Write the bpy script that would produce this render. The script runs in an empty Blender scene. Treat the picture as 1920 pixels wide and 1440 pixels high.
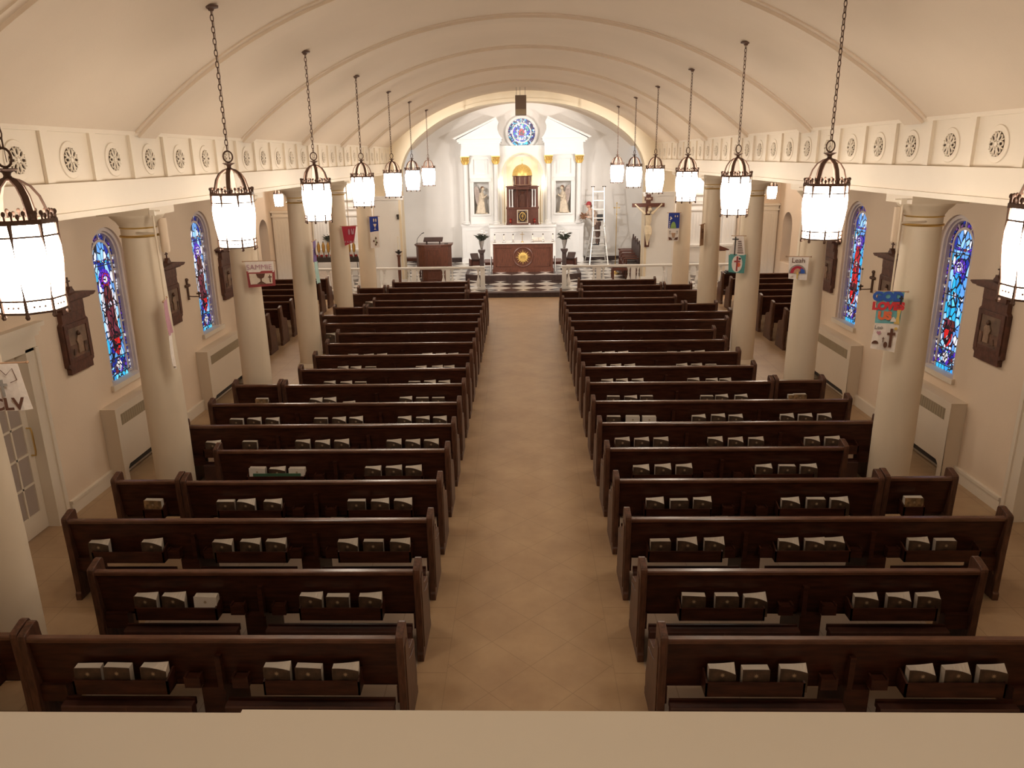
import bpy, bmesh, math, random
from mathutils import Vector, Matrix
random.seed(7)
PI=math.pi
C=bpy.context.scene.collection
S=bpy.context.scene
# ---------------------------------------------------------------- materials
def mat(name,col,rough=.6,metal=0,emit=None,es=0,noise=0,nscale=8,bump=0,bscale=40,stretch=None,spec=None,coat=0):
    m=bpy.data.materials.new(name);m.use_nodes=True
    nt=m.node_tree;b=nt.nodes['Principled BSDF']
    b.inputs['Base Color'].default_value=(*col,1);b.inputs['Roughness'].default_value=rough;b.inputs['Metallic'].default_value=metal
    if spec is not None:b.inputs['Specular IOR Level'].default_value=spec
    if coat:b.inputs['Coat Weight'].default_value=coat;b.inputs['Coat Roughness'].default_value=.15
    if emit:
        b.inputs['Emission Color'].default_value=(*emit,1);b.inputs['Emission Strength'].default_value=es
    if noise or bump:
        tc=nt.nodes.new('ShaderNodeTexCoord');mp=nt.nodes.new('ShaderNodeMapping')
        nt.links.new(tc.outputs['Object'],mp.inputs[0])
        if stretch:mp.inputs['Scale'].default_value=stretch
        if noise:
            n=nt.nodes.new('ShaderNodeTexNoise');n.inputs['Scale'].default_value=nscale;n.inputs['Detail'].default_value=5
            nt.links.new(mp.outputs[0],n.inputs['Vector'])
            r=nt.nodes.new('ShaderNodeValToRGB')
            r.color_ramp.elements[0].position=.3;r.color_ramp.elements[1].position=.7
            r.color_ramp.elements[0].color=(*[c*(1-noise) for c in col],1)
            r.color_ramp.elements[1].color=(*[min(1,c*(1+noise)) for c in col],1)
            nt.links.new(n.outputs[0],r.inputs[0]);nt.links.new(r.outputs[0],b.inputs['Base Color'])
        if bump:
            n=nt.nodes.new('ShaderNodeTexNoise');n.inputs['Scale'].default_value=bscale;n.inputs['Detail'].default_value=3
            nt.links.new(mp.outputs[0],n.inputs['Vector'])
            bu=nt.nodes.new('ShaderNodeBump');bu.inputs['Strength'].default_value=bump;bu.inputs['Distance'].default_value=.01
            nt.links.new(n.outputs[0],bu.inputs['Height']);nt.links.new(bu.outputs[0],b.inputs['Normal'])
    return m
M={}
M['wall']=mat('wall_paint',(.75,.60,.455),.75,noise=.03,nscale=1.2,bump=.15,bscale=60)
M['ceil']=mat('ceiling_plaster',(.72,.60,.475),.8,noise=.03,nscale=.8,bump=.1,bscale=50)
M['trim']=mat('cream_trim_paint',(.77,.68,.56),.5,noise=.02,nscale=2)
M['column']=mat('column_paint',(.70,.59,.45),.5,noise=.02,nscale=2)
M['archcream']=mat('arch_paint',(.80,.69,.51),.6,noise=.03,nscale=2)
M['white']=mat('white_paint',(.82,.81,.79),.5,noise=.015,nscale=3)
M['chancel']=mat('chancel_plaster',(.83,.80,.76),.75,noise=.04,nscale=.9)
M['stone']=mat('window_stone',(.66,.58,.56),.6,noise=.05,nscale=6)
M['pew']=mat('dark_pew_wood',(.046,.0145,.0078),.36,noise=.45,nscale=5,stretch=(1,6,6),spec=.3)
M['pewend']=mat('pew_end_wood',(.085,.036,.021),.42,noise=.5,nscale=7,stretch=(6,6,1),spec=.4)
M['pewcap']=mat('pew_cap_wood',(.105,.045,.026),.26,noise=.3,nscale=5,stretch=(1,6,6),spec=.5)
M['altarwood']=mat('altar_wood',(.115,.038,.021),.4,noise=.35,nscale=6,stretch=(6,6,1))
M['redwood']=mat('carved_brown_wood',(.12,.038,.023),.4,noise=.3,nscale=8,stretch=(6,6,1))
M['station']=mat('station_wood',(.095,.034,.020),.5,noise=.35,nscale=12,bump=.3,bscale=30)
M['pad']=mat('kneeler_vinyl',(.055,.019,.012),.45,noise=.2,nscale=9)
M['bronze']=mat('lamp_bronze',(.115,.062,.042),.6,metal=.15,noise=.2,nscale=25)
M['brass']=mat('polished_brass',(.72,.50,.18),.28,metal=.9)
M['gold']=mat('gold_leaf',(.82,.56,.17),.38,metal=.45,noise=.2,nscale=30)
M['iron']=mat('black_iron',(.05,.038,.032),.5,metal=.4)
M['glow']=mat('lamp_glass',(.95,.93,.88),.5,emit=(1.0,.875,.72),es=15)
M['page']=mat('book_pages',(.66,.60,.53),.8)
M['cover']=mat('hymnal_cover',(.060,.034,.020),.5,noise=.6,nscale=14)
M['coverg']=mat('bright_booklet_cover',(.22,.13,.06),.5,noise=.8,nscale=18)
M['spot']=mat('cover_star_print',(.34,.25,.15),.6)
M['green']=mat('green_booklet',(.05,.13,.07),.6)
M['black']=mat('black_paint',(.02,.02,.022),.5)
M['darkgrey']=mat('dark_grey_cushion',(.075,.062,.055),.6,noise=.2,nscale=20)
M['carpet']=mat('dark_riser_stone',(.05,.026,.022),.55,noise=.3,nscale=10)
M['speaker']=mat('speaker_cloth',(.20,.145,.115),.8,noise=.1,nscale=90)
M['alu']=mat('ladder_aluminium',(.80,.78,.74),.35,metal=.35)
M['yellow']=mat('yellow_flower',(.75,.6,.2),.6)
M['flower']=mat('white_petal',(.88,.87,.85),.6)
M['leaf']=mat('dark_leaf',(.045,.05,.035),.55,noise=.5,nscale=30)
M['vase']=mat('silver_vase',(.55,.52,.5),.25,metal=.8)
M['skin']=mat('skin',(.62,.36,.26),.5)
M['corpus']=mat('corpus_ivory',(.80,.70,.52),.5,noise=.06,nscale=12)
M['loin']=mat('corpus_loincloth_gilt',(.78,.62,.30),.5,noise=.2,nscale=15)
M['statue']=mat('statue_plaster',(.66,.56,.43),.6,noise=.15,nscale=12)
M['wing']=mat('statue_wing_grey',(.46,.38,.34),.6,noise=.2,nscale=25)
M['hair']=mat('brown_hair',(.22,.11,.06),.6)
M['redcap']=mat('red_cap_cloth',(.33,.03,.035),.6)
M['tan']=mat('tan_shirt',(.55,.42,.34),.7,noise=.08,nscale=20)
M['trouser']=mat('brown_trousers',(.11,.065,.05),.7,noise=.2,nscale=20)
M['grille']=mat('grille_beige',(.33,.26,.17),.6)
M['radiator']=mat('radiator_enamel',(.70,.60,.48),.45,noise=.02,nscale=2)
M['glasspane']=mat('frosted_pane',(.42,.35,.31),.25,noise=.04,nscale=2)
M['void']=mat('grille_void',(.10,.065,.04),.8)
M['votred']=mat('red_votive_glass',(.20,.012,.012),.2,emit=(.6,.03,.02),es=.05)
M['votamber']=mat('amber_votive_glass',(.40,.19,.035),.25,emit=(1,.5,.1),es=.06)
M['flame']=mat('votive_flame',(1,.6,.3),.5,emit=(1,.5,.2),es=6)
M['candle']=mat('candle_wax',(.85,.80,.70),.5)
M['relief']=mat('station_relief_pale',(.27,.17,.11),.6,noise=.2,nscale=20)
M['picture']=mat('station_painting',(.13,.065,.04),.5,noise=.7,nscale=9)
M['canvas']=mat('station_sky',(.17,.105,.07),.5,noise=.4,nscale=6)
for k,c in dict(b_white=(.80,.72,.66),b_red=(.42,.03,.055),b_maroon=(.33,.06,.06),b_teal=(.10,.32,.30),b_sky=(.16,.42,.45),b_blue=(.02,.045,.28),b_royal=(.03,.10,.42),b_orange=(.75,.17,.07),b_yellow=(.70,.48,.14),b_brown=(.12,.05,.03),b_violet=(.20,.13,.32),b_pink=(.50,.26,.32),b_green=(.25,.38,.12),b_cream=(.72,.60,.48),b_aqua=(.42,.62,.58),b_tan=(.48,.30,.19),b_grey=(.30,.28,.26),b_bred=(.60,.04,.05)).items():
    M[k]=mat('felt_'+k[2:],c,.85,noise=.06,nscale=25)

def glassmat(name,cols,scale,es=1.1,lead=.05,stretch=(1,1,1)):
    m=bpy.data.materials.new(name);m.use_nodes=True;nt=m.node_tree;b=nt.nodes['Principled BSDF']
    tc=nt.nodes.new('ShaderNodeTexCoord');mp=nt.nodes.new('ShaderNodeMapping');mp.inputs['Scale'].default_value=stretch
    nt.links.new(tc.outputs['Object'],mp.inputs[0])
    v=nt.nodes.new('ShaderNodeTexVoronoi');v.inputs['Scale'].default_value=scale
    d=nt.nodes.new('ShaderNodeTexVoronoi');d.feature='DISTANCE_TO_EDGE';d.inputs['Scale'].default_value=scale
    for n in (v,d):nt.links.new(mp.outputs[0],n.inputs['Vector'])
    sp=nt.nodes.new('ShaderNodeSeparateColor');nt.links.new(v.outputs['Color'],sp.inputs[0])
    r=nt.nodes.new('ShaderNodeValToRGB');r.color_ramp.interpolation='CONSTANT'
    el=r.color_ramp.elements
    while len(el)<len(cols):el.new(.5)
    for i,c in enumerate(cols):
        el[i].position=i/len(cols);el[i].color=(*c,1)
    nt.links.new(sp.outputs[0],r.inputs[0])
    lt=nt.nodes.new('ShaderNodeMath');lt.operation='GREATER_THAN';lt.inputs[1].default_value=lead
    nt.links.new(d.outputs['Distance'],lt.inputs[0])
    mx=nt.nodes.new('ShaderNodeMix');mx.data_type='RGBA';nt.links.new(lt.outputs[0],mx.inputs['Factor'])
    mx.inputs['A'].default_value=(.006,.006,.012,1);nt.links.new(r.outputs[0],mx.inputs['B'])
    nt.links.new(mx.outputs['Result'],b.inputs['Base Color']);nt.links.new(mx.outputs['Result'],b.inputs['Emission Color'])
    b.inputs['Emission Strength'].default_value=es;b.inputs['Roughness'].default_value=.2
    return m
sky,lb,db,wh,pu,re,mr,cy=(.10,.30,.72),(.26,.55,.90),(.010,.025,.28),(.70,.74,.88),(.09,.025,.45),(.50,.015,.015),(.12,.02,.03),(.02,.38,.70)
M['g_blue']=glassmat('stained_glass_sky_blue',[sky,lb,cy,sky,lb,db,sky,wh],13,0.58,.075,(1,1.0,.55))
M['g_border']=glassmat('stained_glass_border',[db,pu,(.16,.06,.22),db,(.05,.04,.16),wh],26,0.42,.10)
M['g_purple']=glassmat('stained_glass_purple',[pu,(.08,.02,.5),pu],16,0.55,.08)
M['g_maroon']=glassmat('stained_glass_maroon',[mr,(.10,.02,.02),(.16,.03,.05)],13,0.5,.09,(1,1.5,.5))
M['g_red']=glassmat('stained_glass_red',[re,(.36,.01,.02),re],12,0.55,.08,(1,1,.6))
M['g_white']=glassmat('stained_glass_white',[wh,(.70,.66,.80),(.9,.86,.86)],16,0.42,.09,(1,1,.6))
M['g_cyan']=glassmat('stained_glass_cyan',[cy,(.02,.28,.72),(.10,.55,.80)],12,0.6,.08,(1,1,.6))
M['g_mix']=glassmat('stained_glass_mosaic',[mr,db,lb,wh,cy,(.05,.04,.08),pu],20,0.55,.09)
M['g_dim']=glassmat('dim_transept_glass',[(.10,.11,.16),(.13,.12,.14),(.08,.09,.16)],5,.10,.04)
M['g_rose']=glassmat('stained_glass_rose',[db,(.02,.05,.5),lb,(.05,.3,.3),wh,pu,(.03,.1,.4)],14,0.55,.07)
M['g_roseb']=glassmat('stained_glass_rose_border',[(.04,.02,.1),db,(.1,.05,.2),(.05,.3,.45),wh,(.06,.03,.1)],18,0.5,.09)

def floormat():
    m=bpy.data.materials.new('nave_floor_tile');m.use_nodes=True;nt=m.node_tree;N=nt.nodes;Lk=nt.links;b=N['Principled BSDF']
    tc=N.new('ShaderNodeTexCoord');sx=N.new('ShaderNodeSeparateXYZ');Lk.new(tc.outputs['Object'],sx.inputs[0])
    def mt(op,a,b_=None,c=None):
        n=N.new('ShaderNodeMath');n.operation=op
        for i,v in enumerate((a,b_,c)):
            if v is None:continue
            if isinstance(v,(int,float)):n.inputs[i].default_value=v
            else:Lk.new(v,n.inputs[i])
        return n.outputs[0]
    X,Y=sx.outputs[0],sx.outputs[1]
    def gl(v,per,off):   # 1 on the grout line
        f=mt('FRACT',mt('DIVIDE',mt('SUBTRACT',v,off),per))
        dd=mt('MULTIPLY',mt('MINIMUM',f,mt('SUBTRACT',1.0,f)),per)
        return mt('LESS_THAN',dd,.0045)
    s=mt('ADD',X,Y);d=mt('SUBTRACT',X,Y)
    diag=mt('MAXIMUM',gl(s,.69,6.27),gl(d,.69,-6.27))
    sq=mt('MAXIMUM',gl(mt('ABSOLUTE',X),.49,.715),gl(Y,.49,.1))
    ins=mt('LESS_THAN',mt('ABSOLUTE',X),.715)
    g=mt('ADD',mt('MULTIPLY',ins,diag),mt('MULTIPLY',mt('SUBTRACT',1.0,ins),sq))
    n=N.new('ShaderNodeTexNoise');n.inputs['Scale'].default_value=1.6;n.inputs['Detail'].default_value=8;n.inputs['Roughness'].default_value=.65;Lk.new(tc.outputs['Object'],n.inputs['Vector'])
    r=N.new('ShaderNodeValToRGB');e=r.color_ramp.elements;e[0].position=.32;e[0].color=(.37,.24,.14,1);e[1].position=.68;e[1].color=(.47,.325,.19,1);Lk.new(n.outputs[0],r.inputs[0])
    ax=mt('ABSOLUTE',X);up=mt('MULTIPLY',mt('MULTIPLY',mt('GREATER_THAN',ax,.985),mt('LESS_THAN',ax,3.70)),mt('LESS_THAN',Y,21.6))
    m2=N.new('ShaderNodeMix');m2.data_type='RGBA';Lk.new(up,m2.inputs['Factor']);Lk.new(r.outputs[0],m2.inputs['A']);m2.inputs['B'].default_value=(.43,.335,.26,1)
    mx=N.new('ShaderNodeMix');mx.data_type='RGBA';Lk.new(mt('MULTIPLY',g,.32),mx.inputs['Factor']);Lk.new(m2.outputs['Result'],mx.inputs['A']);mx.inputs['B'].default_value=(.12,.07,.04,1)
    Lk.new(mx.outputs['Result'],b.inputs['Base Color']);b.inputs['Roughness'].default_value=.38;b.inputs['Specular IOR Level'].default_value=.35
    return m
M['floor']=floormat()
def checkmat():
    m=bpy.data.materials.new('chancel_checker_tile');m.use_nodes=True;nt=m.node_tree;N=nt.nodes;Lk=nt.links;b=N['Principled BSDF']
    tc=N.new('ShaderNodeTexCoord');mp=N.new('ShaderNodeMapping');mp.vector_type='POINT'
    mp.inputs['Rotation'].default_value=(0,0,PI/4);c=.55
    # cell centred on world (0,25.1)
    k=1/c;mp.inputs['Scale'].default_value=(k,k,0)
    x0=(-25.1*math.sin(PI/4))*k;y0=(25.1*math.cos(PI/4))*k
    mp.inputs['Location'].default_value=(.5-x0,.5-y0,.5)
    Lk.new(tc.outputs['Object'],mp.inputs[0])
    ch=N.new('ShaderNodeTexChecker');ch.inputs['Scale'].default_value=1
    ch.inputs['Color1'].default_value=(.055,.035,.030,1);ch.inputs['Color2'].default_value=(.74,.70,.64,1)
    Lk.new(mp.outputs[0],ch.inputs['Vector']);Lk.new(ch.outputs[0],b.inputs['Base Color']);b.inputs['Roughness'].default_value=.25
    return m
M['check']=checkmat()

# ---------------------------------------------------------------- mesh helper
class MB:
    def __init__(s):s.v=[];s.f=[];s.mi=[];s.cur=0
    def add(s,vs,fs):
        o=len(s.v);s.v+=[tuple(v) for v in vs]
        for f in fs:s.f.append(tuple(i+o for i in f));s.mi.append(s.cur)
        return s
    def box(s,x0,x1,y0,y1,z0,z1):
        if x0>x1:x0,x1=x1,x0
        if y0>y1:y0,y1=y1,y0
        v=[(x,y,z) for x in (x0,x1) for y in (y0,y1) for z in (z0,z1)]
        return s.add(v,[(0,1,3,2),(4,6,7,5),(0,4,5,1),(2,3,7,6),(0,2,6,4),(1,5,7,3)])
    def prism(s,poly,axis,a,b):
        """poly in the two other axes (order kept x<y<z), extruded from a to b on axis."""
        n=len(poly)
        def P(p,t):
            return {'x':(t,p[0],p[1]),'y':(p[0],t,p[1]),'z':(p[0],p[1],t)}[axis]
        v=[P(p,a) for p in poly]+[P(p,b) for p in poly]
        f=[tuple(range(n)),tuple(range(2*n-1,n-1,-1))]+[(i,i+n,(i+1)%n+n,(i+1)%n) for i in range(n)]
        return s.add(v,f)
    def lathe(s,prof,c=(0,0,0),seg=20,ang=2*PI,a0=0,axis='z'):
        n=len(prof);full=abs(ang-2*PI)<1e-6;m=seg if full else seg+1;v=[]
        for j in range(m):
            a=a0+ang*j/seg
            for r,h in prof:
                if axis=='z':v.append((c[0]+r*math.cos(a),c[1]+r*math.sin(a),c[2]+h))
                elif axis=='y':v.append((c[0]+r*math.cos(a),c[1]+h,c[2]+r*math.sin(a)))
                else:v.append((c[0]+h,c[1]+r*math.cos(a),c[2]+r*math.sin(a)))
        f=[]
        for j in range(seg):
            k=(j+1)%m
            for i in range(n-1):f.append((j*n+i,k*n+i,k*n+i+1,j*n+i+1))
        return s.add(v,f)
    def tube(s,pts,r,seg=8,closed=False):
        pts=[Vector(p) for p in pts];n=len(pts);rs=r if isinstance(r,(list,tuple)) else [r]*n
        v=[];up=Vector((0,0,1))
        for i,p in enumerate(pts):
            if closed:t=pts[(i+1)%n]-pts[i-1]
            else:t=pts[min(i+1,n-1)]-pts[max(i-1,0)]
            t=t.normalized() if t.length>1e-9 else Vector((0,0,1))
            a=t.cross(Vector((0,1,0)) if abs(t.y)<.9 else Vector((1,0,0))).normalized();b=t.cross(a)
            for k in range(seg):
                q=2*PI*k/seg;w=p+(a*math.cos(q)+b*math.sin(q))*rs[i];v.append(tuple(w))
        f=[]
        for i in range(n if closed else n-1):
            j=(i+1)%n
            for k in range(seg):f.append((i*seg+k,j*seg+k,j*seg+(k+1)%seg,i*seg+(k+1)%seg))
        if not closed:f+= [tuple(range(seg-1,-1,-1)),tuple(range((n-1)*seg,n*seg))]
        return s.add(v,f)
    def ball(s,c,r,seg=12,rz=None,ry=None):
        rz=rz or r;ry=ry or r;n=max(6,seg//2+2)
        v=[];f=[]
        for i in range(n+1):
            t=PI*i/n
            for k in range(seg):
                a=2*PI*k/seg;v.append((c[0]+r*math.sin(t)*math.cos(a),c[1]+ry*math.sin(t)*math.sin(a),c[2]+rz*math.cos(t)))
        for i in range(n):
            for k in range(seg):f.append((i*seg+k,(i+1)*seg+k,(i+1)*seg+(k+1)%seg,i*seg+(k+1)%seg))
        return s.add(v,f)
    def build(s,name,m,parent=None,smooth=False,bev=0):
        me=bpy.data.meshes.new(name);me.from_pydata(s.v,[],s.f)
        ms=m if isinstance(m,(list,tuple)) else [m]
        for k in ms:me.materials.append(M[k] if isinstance(k,str) else k)
        if len(ms)>1:
            for p,i in zip(me.polygons,s.mi):p.material_index=i
        bm=bmesh.new();bm.from_mesh(me);bmesh.ops.remove_doubles(bm,verts=bm.verts,dist=1e-5);bmesh.ops.recalc_face_normals(bm,faces=bm.faces)
        if smooth:
            for f in bm.faces:f.smooth=True
            for e in bm.edges:
                if len(e.link_faces)==2 and e.calc_face_angle(0)>math.radians(38):e.smooth=False
        bm.to_mesh(me);bm.free()
        o=bpy.data.objects.new(name,me);C.objects.link(o)
        if parent:o.parent=parent
        if bev:
            md=o.modifiers.new('b','BEVEL');md.width=bev;md.segments=2;md.limit_method='ANGLE'
        return o
def T(name,label,cat,loc=(0,0,0),rz=0,group=None):
    o=bpy.data.objects.new(name,None);C.objects.link(o);o.empty_display_size=.1
    o.location=loc;o.rotation_euler=(0,0,rz);o['label']=label;o['category']=cat
    if group:o['group']=group
    return o
def tag(o,label,cat,group=None):
    o['label']=label;o['category']=cat
    if group:o['group']=group
    return o
def ST(name,mb,m,parent=None,smooth=False):
    o=mb.build(name,m,parent,smooth)
    if not parent:o['kind']='structure'
    return o
def SE(name,loc=(0,0,0)):
    o=bpy.data.objects.new(name,None);C.objects.link(o);o.location=loc;o['kind']='structure';return o
def copytree(root,loc,rz=None,label=None,group=None):
    r=root.copy();C.objects.link(r);r.location=loc
    if rz is not None:r.rotation_euler=(0,0,rz)
    if label:r['label']=label
    if group:r['group']=group
    def rec(a,b):
        for ch in list(a.children):
            c=ch.copy();C.objects.link(c);c.parent=b;rec(ch,c)
    rec(root,r);return r
ORD=['','first','second','third','fourth','fifth','sixth','seventh','eighth','ninth','tenth','eleventh','twelfth','thirteenth','fourteenth','fifteenth','sixteenth','seventeenth','eighteenth','nineteenth','twentieth']
SIDE={-1:'left',1:'right'}
def textmesh(txt,size,name,m,parent,loc,rot=(PI/2,0,0),ext=.001,bold=0):
    cu=bpy.data.curves.new('t','FONT');cu.body=txt;cu.size=size;cu.extrude=ext;cu.align_x='CENTER';cu.align_y='CENTER';cu.offset=bold
    ob=bpy.data.objects.new('t',cu);C.objects.link(ob)
    me=bpy.data.meshes.new_from_object(ob);bpy.data.objects.remove(ob)
    me.materials.clear();me.materials.append(M[m]);me.name=name
    o=bpy.data.objects.new(name,me);C.objects.link(o);o.parent=parent;o.location=loc;o.rotation_euler=rot
    return o

# ---------------------------------------------------------------- camera
f_,pi_,ya_,ro_,cx_,h_,ppx_=1419.08,.2926,.0308,-.0172,-.0449,4.2392,-21.69
def rayd(u2,v2):
    c,s=math.cos(ro_),math.sin(ro_);u=u2*c+v2*s;v=-u2*s+v2*c
    fw=math.cos(pi_)-math.sin(pi_)*v;z=-math.sin(pi_)-math.cos(pi_)*v
    return Vector((u*math.cos(ya_)-fw*math.sin(ya_),u*math.sin(ya_)+fw*math.cos(ya_),z))
F0=rayd(0,0);Rv=rayd(1,0)-F0;Dv=rayd(0,1)-F0
cam=bpy.data.cameras.new('camera');co=bpy.data.objects.new('camera',cam);C.objects.link(co)
co.matrix_world=Matrix(((Rv.x,-Dv.x,-F0.x,cx_),(Rv.y,-Dv.y,-F0.y,0),(Rv.z,-Dv.z,-F0.z,h_),(0,0,0,1)))
cam.sensor_width=36;cam.lens=36*f_/1920;cam.shift_x=-ppx_/1920;cam.clip_start=.05;cam.clip_end=100
S.camera=co

# ---------------------------------------------------------------- shell
VR=6.363;VZ=-.173;HW=4.286;YE=25.3
def vz(x,R=VR):return VZ+math.sqrt(R*R-x*x)
a_sp=math.asin(HW/VR)
# floor of the nave, aisles and transepts
b=MB();b.box(-8.15,8.15,-4.0,23.44,-.1,0);ST('floor',b,'floor')
# chancel floor (raised one step)
b=MB();b.box(-7.5,7.5,23.52,31.3,-.1,.148);b.build('x','check');o=bpy.data.objects['x'];o.name='floor_chancel';o['kind']='structure'
b=MB();b.box(-8.15,8.15,23.44,23.52,-.1,.118);b.box(-8.15,8.15,23.41,23.70,.118,.1495);ST('trim_3',b,'carpet')
# vault
def vault(b,R,y0,y1,a,seg=48,thick=None):
    vs=[];
    for i in range(seg+1):
        t=-a+2*a*i/seg
        for y in (y0,y1):vs.append((R*math.sin(t),y,VZ+R*math.cos(t)))
    fs=[(2*i,2*i+1,2*i+3,2*i+2) for i in range(seg)]
    if thick:
        o=len(vs)
        for i in range(seg+1):
            t=-a+2*a*i/seg
            for y in (y0,y1):vs.append(((R+thick)*math.sin(t),y,VZ+(R+thick)*math.cos(t)))
        fs+=[(o+2*i,o+2*i+2,o+2*i+3,o+2*i+1) for i in range(seg)]
        fs+=[(2*i,2*i+2,o+2*i+2,o+2*i) for i in range(seg)]+[(2*i+1,o+2*i+1,o+2*i+3,2*i+3) for i in range(seg)]
    b.add(vs,fs)
cl=MB();vault(cl,VR,-4.0,31.4,a_sp,60);
ceil=ST('ceiling',cl,'ceil',smooth=True)
COLY=[5.644,8.918,12.193,15.467,18.741,22.016]
for i,y in enumerate([2.37]+COLY):
    yy=y-.32 if i>0 else y
    b=MB();vault(b,VR-.016,yy,yy+.56,a_sp,60,.03);vault(b,VR-.048,yy+.085,yy+.475,a_sp,60,.04)
    b.build('ceiling_rib','ceil',ceil,smooth=True)
# chancel arch wall with its moulded band
inner=[(0,5.87),(.65,5.85),(1.25,5.78),(1.7,5.68),(2.1,5.555),(2.55,5.36),(2.95,5.12),(3.35,4.82),(3.65,4.48),(3.83,4.15),(3.92,3.85),(3.96,3.4)]
def smoothc(p,n=40):
    # Catmull-Rom through the points
    out=[]
    for i in range(len(p)-1):
        p0=p[max(i-1,0)] if i>0 else (-p[1][0],p[1][1]);p1=p[i];p2=p[i+1];p3=p[min(i+2,len(p)-1)]
        for k in range(4):
            t=k/4
            out.append(tuple(.5*((2*p1[j])+(-p0[j]+p2[j])*t+(2*p0[j]-5*p1[j]+4*p2[j]-p3[j])*t*t+(-p0[j]+3*p1[j]-3*p2[j]+p3[j])*t**3) for j in (0,1)))
    out.append(p[-1]);return out
ic=smoothc(inner)
half=[(x,z) for x,z in ic]+[(3.96,0)]
full=[(-x,z) for x,z in reversed(half)]+half[1:]
def outerof(x,z,i,n):
    if abs(x)>=3.94 and z<3.6:return (math.copysign(4.9,x),z)
    k=min(1,abs(x)/3.96);X=math.copysign(min(4.9,abs(x)*1.09+.0+k**6*.6),x)
    Z=vz(X)+.06 if abs(X)<HW else max(z,4.6-(abs(X)-HW)*.3)
    return (X,Z)
fo=[outerof(x,z,i,len(full)) for i,(x,z) in enumerate(full)]
b=MB();n=len(full);Y0,Y1=YE,YE+.55
vs=[(x,Y0,z) for x,z in full]+[(x,Y0,z) for x,z in fo]+[(x,Y1,z) for x,z in full]+[(x,Y1,z) for x,z in fo]
fs=[]
for i in range(n-1):
    fs+=[(i,i+1,n+i+1,n+i),(2*n+i,3*n+i,3*n+i+1,2*n+i+1),(i,2*n+i,2*n+i+1,i+1)]
b.add(vs,fs)
arch=ST('wall_chancel_arch',b,'archcream',smooth=True)
def band(off0,off1,y0,y1,name,m,parent,zc=2.2):
    b=MB();pts=full
    def off(i,d):
        x,z=pts[i];a=pts[max(i-1,0)];c=pts[min(i+1,n-1)];t=Vector((c[0]-a[0],c[1]-a[1])).normalized();return (x-t.y*d,z+t.x*d)
    A=[off(i,off0) for i in range(n)];B=[off(i,off1) for i in range(n)]
    v=[(x,y0,z) for x,z in A]+[(x,y0,z) for x,z in B]+[(x,y1,z) for x,z in A]+[(x,y1,z) for x,z in B];f=[]
    for i in range(n-1):f+=[(i,i+1,n+i+1,n+i),(i,2*n+i,2*n+i+1,i+1),(n+i,n+i+1,3*n+i+1,3*n+i)]
    b.add(v,f);return b.build(name,m,parent,smooth=True)
band(.02,.10,YE-.03,YE,'arch_moulding','archcream',arch)
for s in (-1,1):
    b=MB();b.box(s*3.9,s*4.93,YE-.06,YE+.0,2.92,3.0);b.box(s*3.88,s*4.95,YE-.09,YE,3.0,3.05);b.box(s*4.02,s*4.05,YE-.012,YE,.15,2.92);b.box(s*4.4,s*4.42,YE-.012,YE,.3,2.92);b.box(s*3.9,s*4.93,YE-.05,YE,.15,.32)
    b.build('pier_moulding','white',arch)
    b=MB();b.box(s*3.965,s*4.895,YE-.008,YE,.148,2.92);b.build('pier_panel','white',arch)
# chancel walls
b=MB();b.box(-4.95,4.95,31.2,31.4,.0,6.4);ST('wall_back',b,'chancel')
for s,nm in ((-1,'wall_chancel_left'),(1,'wall_chancel_right')):
    b=MB();b.box(s*4.85,s*5.0,YE+.5,31.3,0,6.0);ST(nm,b,'chancel')
b=MB();b.box(-4.85,-2.5,31.12,31.2,.148,.27);b.box(2.5,4.85,31.12,31.2,.148,.27);ST('baseboard_back',b,'carpet')
# entablature beams
for s,nm in ((-1,'left'),(1,'right')):
    e=SE('trim_'+('1' if s<0 else '2'))
    b=MB();b.box(s*4.25,s*4.82,-4,YE,3.80,4.03);b.box(s*4.215,s*4.82,-4,YE,3.745,3.80);b.box(s*4.235,s*4.82,-4,YE,4.03,4.065);b.build('beam','trim',e)
    b=MB();b.box(s*4.30,s*4.82,-4,YE,4.065,4.56);b.build('frieze','trim',e)
    b=MB();b.box(s*4.250,s*4.5,-4,YE,4.535,4.56);b.box(s*4.262,s*4.5,-4,YE,4.52,4.535);b.build('cornice','trim',e)
    k=0;y=-1.02
    gm=None
    while y<YE:
        b=MB();b.box(s*4.268,s*4.31,y-.055,y+.055,4.065,4.52);b.build('frieze_strip','trim',e)
        yc=y+.40
        if yc<YE-.1 and y>2:
            if gm is None:
                b=MB();x0=s*4.30
                b.lathe([(.0,0),(.117,0)],(0,0,0),24,axis='x');gv=b.build('grille_void','void',e)
                b=MB()
                b.lathe([(.113,-.001*s),(.113,-.006*s),(.165,-.006*s),(.172,.0)],(0,0,0),28,axis='x')
                for q in range(8):
                    a=2*PI*q/8;L=.072
                    cx,cz=L*math.cos(a),L*math.sin(a)
                    ring=[(-s*.012,cx+.033*math.cos(t)*math.cos(a)-.020*math.sin(t)*math.sin(a),cz+.033*math.cos(t)*math.sin(a)+.020*math.sin(t)*math.cos(a)) for t in [2*PI*j/10 for j in range(10)]]
                    b.tube(ring,.0075,5,closed=True)
                    b.tube([(-s*.012,.01*math.cos(a+.39),.01*math.sin(a+.39)),(-s*.012,.115*math.cos(a+.39),.115*math.sin(a+.39))],.007,5)
                b.lathe([(0,-s*.02),(.02,-s*.02),(.02,0)],(0,0,0),10,axis='x')
                gm=b.build('grille','trim',e,smooth=True)
            else:
                o=gv.copy();C.objects.link(o);gv=o
                o=gm.copy();C.objects.link(o);gm=o
            gv.location=(s*4.298,yc,4.27);gm.location=(s*4.298,yc,4.27)
        y+=.797
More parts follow.
